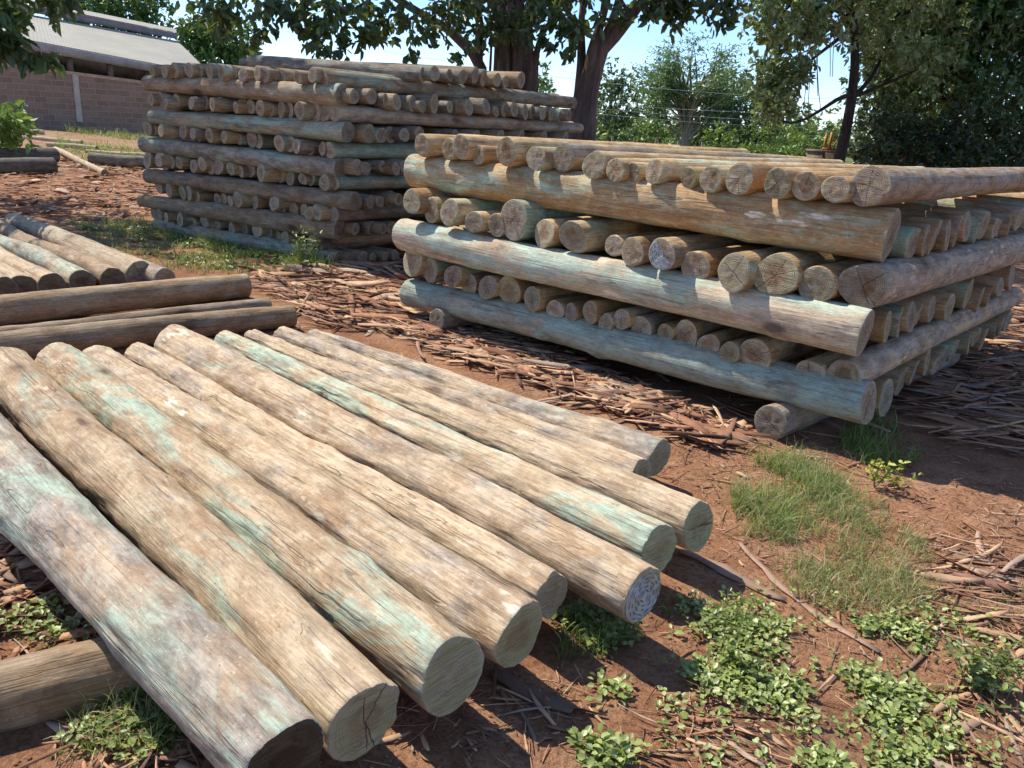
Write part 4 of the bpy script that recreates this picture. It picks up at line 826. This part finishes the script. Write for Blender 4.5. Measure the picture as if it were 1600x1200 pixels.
cl = [(*loc(c_[:3], T2), *c_[3:]) for c_ in clumps_px([(x, y-6, Y, r_*.75, .8, max(.3, (r_/.35)**1.5)) for x, y, Y, r_ in rows], q)]
up = [(*loc(c_[:3], T2), *c_[3:], 1.4) for c_ in in_ellipsoid(q, 60, (2.6, 14.4, 6.9), (3.2, 2.0, 1.5), .5, .9)]
crown('crown', T2, cl+up, q, LEAF, DKL, .16, 60, .3, .6, .46)

def tree(name, label, base, h, clumps, seed, mat, tints, lsize, per, trunkr=.2, tmat=TRUNK, limbs=10, group=None, aspect=.45, flat=.3, hang=.15, top=None, trunk_pts=None):
    q = np.random.default_rng(seed); root = empty(name, base); tag(root, label, 'shrub' if 'shrub' in name or 'bush' in name else 'hedge' if 'hedge' in name else 'tree', group)
    mb = MB(); top = loc(top, root) if top is not None else np.array([0, 0, h*.72])
    tp = curve((0, 0, -.1), top, q, 12, .05) if trunk_pts is None else np.array([loc(p, root) for p in trunk_pts])
    mb.tube(tp, np.linspace(trunkr, trunkr*.35, len(tp)), 9, .15, q)
    cc = [(*loc(c_[:3], root), *c_[3:]) for c_ in clumps]
    for i in q.choice(len(cc), min(limbs, len(cc)), replace=False):
        s = tp[int(q.integers(len(tp)//3 if trunk_pts is None else len(tp)//2, len(tp)))]; mb.tube(curve(s, cc[i][:3], q, 8, .06), np.linspace(trunkr*.4, trunkr*.06, 8), 5)
    mb.build('trunk' if trunkr > .04 else 'stem', tmat, root)
    crown('crown' if trunkr > .04 else 'foliage', root, cc, q, mat, tints, lsize, per, flat, hang, aspect)
    return root
# tree whose low branch hangs in from the left edge
q = np.random.default_rng(53)
rows = [(-30, 20, 9.2, .5), (10, 15, 9.2, .45), (40, 8, 9.4, .4), (75, 6, 9.4, .35), (105, 6, 9.5, .25), (20, 45, 9.2, .32), (-10, 65, 9.2, .4), (25, 75, 9.2, .28), (55, 85, 9.2, .2), (78, 92, 9.2, .15), (10, 95, 9.2, .22), (-40, 95, 9.2, .4), (120, 15, 9.6, .12), (60, 96, 9.2, .14), (-40, 50, 9.2, .5)]
cl = clumps_px([(x-16, y-10, Y, r_*.68, .8, max(.4, (r_/.3)**1.4)*.9) for x, y, Y, r_ in rows], q)+[(*c_, 1.3) for c_ in in_ellipsoid(q, 70, (-9.6, 11.0, 5.2), (2.6, 2.4, 1.4), .5, .9)]
tree('drooping_tree', 'dark tree whose lobed leaves hang in front of the pale shed roof', (-9.6, 10.6, 0), 5, cl, 54, LEAF, DKL*1.15, .15, 62, .25, TRUNK, 14, None, .5, .3, .5)
# trees beyond the shed
for i, (rows, lab, base) in enumerate((([(130, 12, 66, 2.86), (165, 5, 66, 3.12), (200, 15, 66, 2.60), (225, 10, 66, 2.08), (150, 30, 66, 2.08), (185, 35, 66, 1.82), (210, 40, 66, 1.56), (235, 42, 66, 1.17), (175, -25, 66, 3.25), (215, -20, 66, 2.34), (110, -10, 66, 2.86)], 'bushy green tree rising behind the shed roof ridge', None),
                                       ([(300, 60, 60, 1.62), (325, 40, 60, 2.03), (350, 55, 60, 1.89), (372, 60, 60, 1.49), (340, 80, 60, 1.89), (365, 85, 60, 1.62), (315, 80, 60, 1.35), (298, 48, 60, 0.94), (380, 95, 60, 1.62), (345, 105, 60, 2.03)], 'feathery tree at the low end of the shed roof', None))):
    q = np.random.default_rng(60+i); cl = clumps_px([(x, y, Y, r_, .85, r_) for x, y, Y, r_ in rows], q); b = at(rows[3][0], 200, rows[0][2]); b[2] = float(gz(b[0], b[1]))
    tree('broadleaf_tree', lab, b, 9, cl, 62+i, LEAFD, MID*1.3, .38, 200, .25, TRUNK, 8, None, .5)
# big tree on the right: drooping olive crown over a dark leaning trunk, and the dense wall of trees behind it
q = np.random.default_rng(70)
def fill(poly, n, Y0, Y1, r0, r1, q, k=1., ry=.8):
    xs, ys = zip(*poly); out = []
    while len(out) < n:
        x, y = q.uniform(min(xs), max(xs)), q.uniform(min(ys), max(ys))
        if inpoly(np.array([x]), np.array([y]), poly)[0]: p = at(x, y, q.uniform(Y0, Y1)); r_ = q.uniform(r0, r1); out.append((*p, r_, r_*ry, k))
    return out
cl = fill([(1185, 60), (1185, 20), (1200, -60), (1340, -80), (1340, 50), (1290, 48), (1235, 85), (1205, 85)], 60, 14.6, 17.2, .38, .65, q, 1.) \
    + fill([(1185, 100), (1238, 95), (1228, 145), (1205, 165), (1192, 150)], 14, 14.6, 15.6, .26, .42, q, .8) + fill([(1190, 150), (1216, 150), (1214, 195), (1198, 188)], 9, 14.6, 15.4, .2, .34, q, .7) + fill([(1244, 95), (1252, 115), (1248, 130), (1240, 110)], 3, 14.8, 15.2, .15, .25, q, .6) \
    + fill([(1340, -80), (1500, -80), (1490, 115), (1410, 160), (1345, 110)], 46, 15.3, 17.4, .38, .6, q, 1.) + fill([(1200, -200), (1450, -200), (1450, -40), (1200, -60)], 40, 15, 19, .6, .9, q, 1.6)
rt = tree('drooping_crown_tree', 'large tree with a grey green drooping crown and dark leaning trunk beside the stone block', tuple(at(1312, 262, 16)*[1, 1, 0]), 8, cl, 71, LEAFD, OLV*1.8, .12, 85, .13, TRUNKD, 7, None, .5, trunk_pts=[at(x, y, 16) for x, y in ((1298, 300), (1308, 262), (1318, 225), (1325, 190), (1332, 150), (1336, 100), (1335, 40), (1320, -30), (1310, -100))])
mb = MB(); q = np.random.default_rng(72)
for x0, y0, x1, y1 in ((1275, 30, 1252, 190), (1263, 40, 1262, 200), (1258, 50, 1240, 165), (1282, 30, 1278, 150), (1250, 55, 1236, 185), (1300, 30, 1297, 120), (1270, 40, 1282, 170), (1246, 60, 1250, 150), (1304, 40, 1301, 120)):
    mb.tube(curve(loc(at(x0, y0, 15), rt), loc(at(x1, y1, 15), rt), q, 12, .025), .007, 5)
mb.build('hanging_vine', VINE, rt)
walls = [('dense dark evergreen filling the gap right of the leaning trunk', [(1355, 90), (1370, -60), (1440, -80), (1460, 60), (1440, 260), (1362, 262), (1345, 160)], 18, 21, DKL, 1420),
         ('tall dark tree with light catching its upper leaves, second right of the leaning trunk', [(1420, 60), (1430, -90), (1560, -90), (1570, 80), (1550, 262), (1420, 262)], 17.5, 20.5, MID, 1500),
         ('dark tree with bright leaf sprays at the picture corner', [(1530, 20), (1540, -100), (1700, -100), (1720, 255), (1550, 262)], 16.5, 20, DKL, 1610)]
for i, (lab, poly, Y0, Y1, tn, bx) in enumerate(walls):
    q = np.random.default_rng(80+i); cl = [c_ if c_[2] > 2.5 else (c_[0]*1.22, c_[1]*1.22, 1.6+(c_[2]-1.6)*1.22, *c_[3:]) for c_ in fill(poly, 115, Y0, Y1, .5, .85, q, 1.2)]+fill([(poly[0][0], -220), (poly[0][0]+160, -220), (poly[0][0]+160, -60), (poly[0][0], -60)], 30, Y0, Y1+1, .7, 1., q, 1.6)
    b = at(bx, 262, (Y0+Y1)/2); b[2] = 0
    tree('evergreen_tree', lab, b, 9, cl, 83+i, LEAFE, tn*1.7, .115, 150, .22, TRUNKP if i == 2 else TRUNK, 16, 'dense dark trees on the right', .5)
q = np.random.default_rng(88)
for i, (x0, x1, lab) in enumerate(((1358, 1420, 'shade tinted undergrowth bush at the foot of the trees by the leaning trunk'), (1430, 1510, 'shade tinted undergrowth bush behind the thick corner pole of the low pile'), (1520, 1640, 'shade tinted undergrowth bush below the corner trees'))):
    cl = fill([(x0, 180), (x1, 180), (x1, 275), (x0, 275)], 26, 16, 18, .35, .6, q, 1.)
    b = at((x0+x1)/2, 300, 17); b[2] = 0; tree('shade_tinted_shrub', lab, b, 2, cl, 90+i, LEAFE, DKL*.6, .11, 130, .035, TRUNK, 6, None, .5)  # leaf tint darkened to carry the shade under the tree canopy

# ---- the far side of the yard: individual trees, bushes, a hedge, fence posts, wires
FTR = [('tall_gum_tree', 'slim dark gum tree just right of the forked trunk', [(948, 115, 1.0), (960, 130, 1.1), (940, 140, 1.1), (955, 160, 1.4), (975, 140, .9), (945, 185, 1.5), (965, 190, 1.4), (978, 118, .6), (930, 170, 1.2), (940, 210, 1.5)], 46, BLU*.9, .22, .5, 955),
       ('tall_gum_tree', 'small gum tree between the dark gum and the flat topped acacia', [(990, 148, .9), (1000, 165, 1.1), (985, 175, 1.0), (1003, 190, 1.2), (990, 205, 1.4)], 48, BLU, .22, .5, 995),
       ('broadleaf_tree', 'bushy tree seen under the fig branches beside the forked trunk', [(845, 110, .7), (842, 125, .8), (850, 128, .8), (846, 138, .9), (838, 140, .8)], 50, MID*1.2, .24, .5, 845),
       ('broadleaf_tree', 'dark round tree below the acacia, by its trunk', [(1100, 170, 1.6), (1125, 180, 1.7), (1140, 160, 1.5), (1150, 190, 1.7), (1085, 195, 1.6), (1110, 205, 1.8), (1150, 140, 1.2), (1135, 130, 1.0)], 45, BLU, .24, .5, 1120),
       ('broadleaf_tree', 'olive tree under the drooping crown beside the sky gap', [(1195, 180, 1.5), (1215, 170, 1.5), (1235, 185, 1.4), (1180, 200, 1.6), (1210, 205, 1.7), (1240, 205, 1.4), (1225, 160, 1.0)], 42, OLV*1.15, .22, .5, 1210),
       ('broadleaf_tree', 'hazy tree low on the skyline in the sky gap', [(1255, 214, 1.0), (1272, 220, 1.0), (1290, 218, 1.0), (1305, 205, .9), (1282, 226, 1.0), (1262, 228, 1.1)], 60, BLU*1.4, .28, .5, 1275),
       ('broadleaf_tree', 'mid green tree behind the forked trunk and the dark gum', [(915, 200, 1.3), (930, 195, 1.4), (910, 220, 1.3), (1010, 200, 1.4), (1030, 195, 1.5), (1025, 215, 1.5)], 50, MID, .24, .5, 930)]
for i, (nm, lab, rows, Y, tn, ls, asp, bx) in enumerate(FTR):
    q = np.random.default_rng(110+i); cl = clumps_px([(x, y, Y+q.uniform(-1, 1), r_, .9, r_*r_*.9) for x, y, r_ in rows], q); b = at(bx, 240, Y); b[2] = 0
    tree(nm, lab, b, 5, cl, 120+i, LEAFD, tn*1.15, ls, 180, .16, TRUNKP, 8, None, asp, .2, .3, top=at(bx, min(r_[1] for r_ in rows)+10, Y))
# flat topped acacia: many ascending limbs with feathery layered sprays
q = np.random.default_rng(130); YA = 42; ac = empty('acacia_tree', tuple(at(1072, 262, YA)*[1, 1, 0])); tag(ac, 'tall feathery acacia fanning out against the blue sky', 'tree')
mb = MB(); C_, D_, N_, L_, T_ = [], [], [], [], []
for i in range(46):
    x0, y0 = 1070+q.normal(0, 4), q.uniform(150, 225); ex = q.uniform(1008, 1168); top = 62+((ex-1085)/75)**2*45; ey = q.uniform(top, top+85)
    a = loc(at(x0, y0, YA), ac); b = loc(at(ex, ey, YA+q.normal(0, 1.6)), ac); c_ = curve(a, b, q, 10, .05); mb.tube(c_, np.linspace(.07, .012, 10), 5)
    for k in range(4, 10):
        for r_ in range(5):
            p = c_[k]+q.normal(0, .16, 3); dx = np.sign(b[0]-a[0]+.001)*q.uniform(.3, 1); m = 9; s = np.linspace(0, 1.1, m)[:, None]
            d = np.array([dx, q.normal(0, .5), .30+q.normal(0, .12)]); C_.append(p+d*s+np.array([0, 0, -.14])*s*s); D_.append(np.tile(d, (m, 1))+q.normal(0, .55, (m, 3))); nn = unit(q, m); nn[:, 2] += 1.5; N_.append(nn)
            L_.append(q.uniform(.12, .22, m)); T_.append(np.tile(BLU[q.integers(3)]*1.25*q.uniform(.8, 1.3)+[.01, .03, 0], (m, 1)))
for pts in ([(1068, 275, 0), (1068, 225, 0), (1066, 190, 0), (1058, 150, 0), (1045, 110, 0)], [(1074, 275, 0), (1076, 215, 0), (1084, 165, 0), (1100, 120, 0)], [(1071, 275, 0), (1072, 210, 0), (1080, 150, 0), (1078, 90, 0)]):
    stem_px(mb, pts, 3.5, 1.2, YA, ac, 8, .1)
mb.build('trunk', TRUNKP, ac)
ln = np.concatenate(L_); leaves('crown', np.vstack(C_), np.vstack(D_), np.vstack(N_), ln, ln*.42, np.vstack(T_), LEAFD, ac, .1)
BS = [('bright_bush', 'bright yellow green bush sticking up behind the low pile', [(1122, 212, .5), (1128, 222, .6), (1118, 226, .6), (1135, 230, .6), (1126, 236, .7)], 30, BRI, .16),
      ('green_bush', 'lit green bush at the foot of the acacia, far side', [(1005, 212, .9), (1015, 205, .7), (1022, 218, .9), (995, 222, .9)], 36, BRI*.9, .2),
      ('green_bush', 'lit green bush right under the olive tree', [(1195, 212, .8), (1210, 205, .9), (1225, 212, .9), (1215, 225, .9), (1235, 222, .8), (1180, 225, .8)], 33, BRI*.95, .18),
      ('green_bush', 'yellowish bush beside the orange frame', [(1258, 215, .7), (1270, 205, .6), (1283, 212, .7), (1275, 228, .8), (1250, 228, .7), (1312, 190, .5), (1308, 205, .5)], 28, BRI*1.05, .16),
      ('green_bush', 'green bush at the end of the tall stack by the forked trunk', [(905, 222, .7), (915, 212, .6), (925, 224, .8), (940, 220, .7)], 30, BRI*.8, .18)]
for i, (nm, lab, rows, Y, tn, ls) in enumerate(BS):
    q = np.random.default_rng(140+i); cl = clumps_px([(x, y, Y+q.uniform(-.4, .4), r_, .9, r_) for x, y, r_ in rows], q); b = at(rows[0][0], 262, Y); b[2] = 0
    tree(nm, lab, b, 1.5, cl, 150+i, LEAFD, tn, ls, 150, .035, TRUNKP, 5)
q = np.random.default_rng(160)
cl = [(*at(x, 240+(x-1180)*.075, 27+q.uniform(-.3, .3)), .3, .24, 1.) for x in np.arange(1165, 1275, 5.)]+[(*at(x, 252+(x-1180)*.075, 27+q.uniform(-.3, .3)), .35, .3, 1.) for x in np.arange(1165, 1275, 6.)]
b = at(1220, 270, 27); b[2] = 0; tree('clipped_hedge', 'low clipped bright green hedge running to the stone block', b, .8, cl, 161, LEAFD, BRI, .13, 70, .035, TRUNKP, 5)
cl = fill([(-30, 180), (20, 172), (36, 195), (30, 216), (-30, 222)], 14, 15.5, 16.5, .2, .34, np.random.default_rng(162), 1.); b = at(5, 225, 16); b[2] = float(gz(b[0], b[1]))
tree('green_bush', 'shiny green bush beside the dark log heap near the wall', b, .8, cl, 163, LEAF, BRI*1.15, .2, 40, .03, TRUNK, 5, None, .34)
q = np.random.default_rng(165); cc = []
for k in range(210):
    x = q.uniform(-64, 64); y = q.uniform(72, 84); r_ = q.uniform(.9, 1.7); cc.append((x, y, q.uniform(.2, 1.6)+(1.5 if x < -14 else 0), r_, r_*.8, .8))
o = crown('far_woods', None, cc, q, LEAFD, MID*1.1, .55, 95, .3, .1, .6); tag(o, 'far line of trees and scrub beyond the yard', kind='stuff')
for i, (x, y, hpx, lab) in enumerate(((1023, 226, 16, 'short fence post nearest the acacia trunk'), (1029, 225, 14, 'thin fence post standing beside the short one'), (1061, 228, 14, 'leaning fence post just left of the acacia trunk'), (1099, 231, 16, 'fence post between the acacia and the bright bush'), (988, 224, 15, 'fence post in front of the small gum tree'), (956, 221, 13, 'fence post in front of the slim dark gum'))):
    q = np.random.default_rng(170+i); A = at(x, y+22, 29); B = at(x+q.uniform(-2, 4), y-hpx*.6, 29); A[2] = min(A[2], 0); mb = MB(); mb.tube(np.array([A, A*.6+B*.4, A*.2+B*.8, B])-A, np.array([.055, .05, .05, .035]), 7, .1, q)
    o = mb.build('fence_post', TRUNKP); o.location = A; tag(o, lab, 'post', 'fence posts across the yard')
for i, (a, b, lab) in enumerate((((860, 104), (1340, 150), 'topmost overhead wire crossing the sky beside the forked tree'), ((905, 150), (1340, 168), 'second overhead wire from the top, crossing the acacia'), ((905, 156), (1340, 182), 'third overhead wire from the top, sagging'), ((905, 163), (1340, 193), 'lowest overhead wire, passing before the dark gum'))):
    A = at(a[0]-260, a[1]-24, 38); B = at(b[0]+120, b[1]+9, 38); t_ = np.linspace(0, 1, 24)[:, None]; P = A+(B-A)*t_; P[:, 2] -= .5*np.sin(np.pi*t_[:, 0]); mb = MB(); mb.tube(P-A, .008, 5); o = mb.build('overhead_wire', mat_simple('wire_metal', (.35, .36, .38), (.5, .5, .5), 3, .5) if i == 0 else bpy.data.materials['wire_metal']); o.location = A; tag(o, lab, 'wire', 'overhead wires across the yard')

# ------------------------------------------------------------------ boxes for the built things
def box(mb, c, sx, sy, sz, ax=0., tilt=None):
    """box of size sx,sy,sz about c, turned by ax about Z"""
    v = np.array([[x, y, z] for x in (-.5, .5) for y in (-.5, .5) for z in (-.5, .5)])*[sx, sy, sz]; ca, sa = math.cos(ax), math.sin(ax)
    v = np.stack([v[:, 0]*ca-v[:, 1]*sa, v[:, 0]*sa+v[:, 1]*ca, v[:, 2]], -1)+c
    mb.add(v, np.array([[0, 1, 3, 2], [4, 6, 7, 5], [0, 4, 5, 1], [2, 3, 7, 6], [0, 2, 6, 4], [1, 5, 7, 3]]))
def slab(pts, th, nrm=None):
    """a flat polygon of four corners given a thickness"""
    p = np.array(pts, float); n = np.cross(p[1]-p[0], p[3]-p[0]); n /= np.linalg.norm(n); V = np.vstack([p, p-n*th])
    return V, np.array([[0, 1, 2, 3], [7, 6, 5, 4], [0, 4, 5, 1], [1, 5, 6, 2], [2, 6, 7, 3], [3, 7, 4, 0]])
CONC = mat_simple('concrete', (.42, .38, .33), (.56, .52, .46), 3, .9, .4); COPE = mat_simple('coping_mortar', (.40, .28, .20), (.52, .38, .28), 3, .9, .4)
FASC = mat_simple('fascia_board', (.34, .27, .25), (.46, .38, .35), 2, .7, .2); DARKP = mat_simple('dark_panel', (.05, .04, .035), (.10, .08, .07), 2, .9, .3)
RIDGE = mat_simple('ridge_sheet', (.20, .18, .20), (.28, .25, .27), 1.5, .6, .2); POSTM = mat_simple('brown_post', (.16, .10, .07), (.25, .16, .11), 3, .85, .3)
ROOF = mat_roof(); BLOCK = mat_blocks()
# boundary wall of blocks, dropping gently with the slope
wd = np.array([.69, .724, 0]); WO = np.array([-18.9, 29.0, .02]); slope = -.052
wl = empty('boundary_wall', tuple(WO)); tag(wl, 'reddish concrete block boundary wall with pale coping', 'wall'); wl.rotation_euler = (0, 0, math.atan2(.724, .69))
def sheared(name, x0, x1, y0, y1, z0, z1, mat, n=20):
    xs = np.linspace(x0, x1, n); V = np.array([[x, y, z+slope*x] for x in xs for y in (y0, y1) for z in (z0, z1)]); F = []
    for k in range(n-1):
        b = k*4
        for i, j in ((0, 1), (1, 3), (3, 2), (2, 0)): F.append([b+i, b+4+i, b+4+j, b+j])
    F += [[0, 1, 3, 2], [(n-1)*4+i for i in (0, 2, 3, 1)]]
    return mesh(name, V, F, mat, wl, smooth=False)
sheared('block_panel', -8, 14, -.09, .09, -.5, 1.97, BLOCK); sheared('coping', -8, 14, -.125, .125, 1.97, 2.08, COPE)
for x in (-5.0, -.9+3.6, 10.2):
    sheared('pillar', x-.1, x+.1, -.13, -.091, .32, 1.969, CONC, 4)
# open sided shed behind it
sh = empty('shed', (-19.5, 34, 0)); tag(sh, 'open sided shed with a pale corrugated roof and raised ridge vent behind the wall', 'shed')
E1, E2 = at(-120, 31, 30), at(330, 116, 44); R1, R2 = at(-90, -2, 36), at(277, 64, 50)
def corr(name, a, b, c, d, mat, n=160, amp=.006, th=.02):
    """ridged sheet between eave a-b and top d-c, ribs running down the slope"""
    a, b, c, d = [loc(p, sh) for p in (a, b, c, d)]; nrm = np.cross(b-a, d-a); nrm /= np.linalg.norm(nrm); nrm *= np.sign(nrm[2]); V = []; F = []
    for k in range(n+1):
        t_ = k/n; o = nrm*(amp if k % 2 else 0)
        for p in (a+(b-a)*t_, d+(c-d)*t_): V += [p+o, p+o-nrm*th]
    for k in range(n):
        i = k*4; F += [[i, i+4, i+6, i+2], [i+1, i+3, i+7, i+5], [i, i+1, i+5, i+4], [i+2, i+6, i+7, i+3]]
    return mesh(name, V, F, mat, sh, smooth=False)
corr('roof', E1, E2, R2, R1, ROOF)
up_ = np.array([0, 0, 1.])
V1 = R1+up_*.1; V2 = R2+up_*.1; H = .36
mb = MB(); mb.add(*slab([loc(p, sh) for p in (V1, V2, V2+up_*H*.9, V1+up_*H)], .04)); mb.build('ridge_vent', RIDGE, sh, False)
back = (R1-E1)*[1, 1, 0]; back /= np.linalg.norm(back)
corr('ridge_roof', V1+up_*(H+.02)-back*.15, V2+up_*(H*.9+.02)-back*.15, V2+up_*(H*.9+.3)+back*1.1, V1+up_*(H+.3)+back*1.1, ROOF)
Ebk1, Ebk2 = R1+back*6-up_*(R1[2]-E1[2]), R2+back*6-up_*(R2[2]-E2[2])
corr('back_roof', R1+back*.05, R2+back*.05, Ebk2, Ebk1, ROOF)
mb = MB(); mb.add(*slab([loc(p, sh) for p in (E1-up_*.38, E2-up_*.38, E2-up_*.03, E1-up_*.03)], .04)); mb.build('fascia', FASC, sh, False)
mb = MB(); Wb1, Wb2 = E1+back*3.5, E2+back*3.5
mb.add(*slab([loc(p, sh) for p in (Wb1*[1, 1, 0]-up_*.6, Wb2*[1, 1, 0]-up_*.9, Wb2-up_*.1, Wb1-up_*.1)], .1)); mb.build('back_panel', DARKP, sh, False)  # near-black panel: shade of the shed interior is put into its colour
mb = MB(); mb.add(*slab([loc(p, sh) for p in (E2+up_*-.05, R2+up_*-.05, R2*[1, 1, 0]-up_*.9, E2*[1, 1, 0]-up_*.9)], .1)); mb.build('gable_panel', DARKP, sh, False)
for f in (.12, .26, .405, .55, .70, .85):
    p = E1+(E2-E1)*f+back*.35; mb = MB(); z0 = -.9; box(mb, loc((p[0], p[1], (p[2]-.15+z0)/2), sh), .2, .2, p[2]-.15-z0, .8); mb.build('post', POSTM, sh, False)
# stone block with the orange steel frame standing on it
P = at(1284, 262, 20); P[2] = 0; top = at(1284, 237, 20)[2]; mb = MB(); box(mb, (0, 0, top/2-.05), .62, .5, top+.1, .4); box(mb, (0, 0, top+.016), .68, .56, .05, .4)
o = mb.build('stone_block', mat_simple('brown_stone', (.13, .10, .075), (.24, .19, .14), 5, .95, .8, .03), smooth=False); o.location = P; tag(o, 'squared brown stone block beside the dark leaning trunk', 'block')
ORG = mat_simple('orange_paint', (.42, .18, .04), (.55, .26, .06), 3, .55, .2); Q = P.copy(); Q[2] = top+.042
fr = empty('steel_frame', tuple(Q)); tag(fr, 'orange steel frame with two uprights standing on the stone block', 'frame')
for dx, hh in ((-.03, .36), (.09, .42)):
    mb = MB(); box(mb, (dx, 0, hh/2), .05, .04, hh, .2); mb.build('upright', ORG, fr, False)
mb = MB(); box(mb, (.13, 0, .03), .42, .05, .05, .1); mb.build('foot_rail', ORG, fr, False)
mb = MB(); mb.tube(np.array([(.13, .0, .06), (.2, .0, .16), (.25, 0, .24)]), .018, 6); mb.build('brace', ORG, fr)
# upright weeds one could point to
def weed(name, lab, p, h, n, tn, ls, seed, flower=None, spread=.5):
    q = np.random.default_rng(seed); b = gp(*p); b[2] = float(gz(b[0], b[1])); r_ = empty(name, tuple(b)); tag(r_, lab, 'weed'); mb = MB(); C_, D_ = [], []
    for k in range(n):
        e = np.array([q.normal(0, spread*h), q.normal(0, spread*h), h*q.uniform(.6, 1)]); c_ = curve((0, 0, 0), e, q, 7, .08); mb.tube(c_, np.linspace(.0022, .001, 7), 5)
        for j in range(2, 7):
            for s in range(3): C_.append(c_[j]); d = unit(q, 1)[0]; d[2] = abs(d[2])*.5; D_.append(d)
        if flower: 
            for s in range(2): C_.append(c_[-1]); D_.append(unit(q, 1)[0]+[0, 0, .6])
    mb.build('stem', GRASS, r_); set_tint(r_.children[0], np.tile([[.18, .24, .08]], (len(r_.children[0].data.vertices), 1)))
    C_, D_ = np.array(C_), np.array(D_); m = len(C_); N_ = unit(q, m); N_[:, 2] += 1.2; ln = q.uniform(.6, 1.2, m)*ls
    leaves('foliage', C_, D_, N_, ln, ln*.45, tn[q.choice(len(tn), m)]*q.uniform(.8, 1.2, (m, 1)), LEAFD, r_)
YL = np.array([[.42, .42, .06], [.50, .48, .10], [.34, .38, .06]])
weed('yellow_weed', 'small yellow leaved weed at the shadow edge of the low pile', (1366, 762), .17, 5, YL, .035, 180, None, .3)
weed('yellow_weed', 'pale yellow green sprig right of the yellow leaved weed', (1400, 765), .12, 4, YL*.85, .03, 181, None, .5)
weed('upright_weed', 'bushy dark green weed beside the creeping weeds at the picture edge', (1525, 1075), .16, 26, LG*.8, .03, 182, None, .38)
weed('upright_weed', 'small green weed by the plate capped pole shadow', (1160, 1045), .08, 12, LG*.8, .028, 183, None, .5)
weed('tall_weed', 'tall thin weed growing up the corner of the tall stack', (475, 425), .42, 9, LG*.8, .06, 184, None, .22)
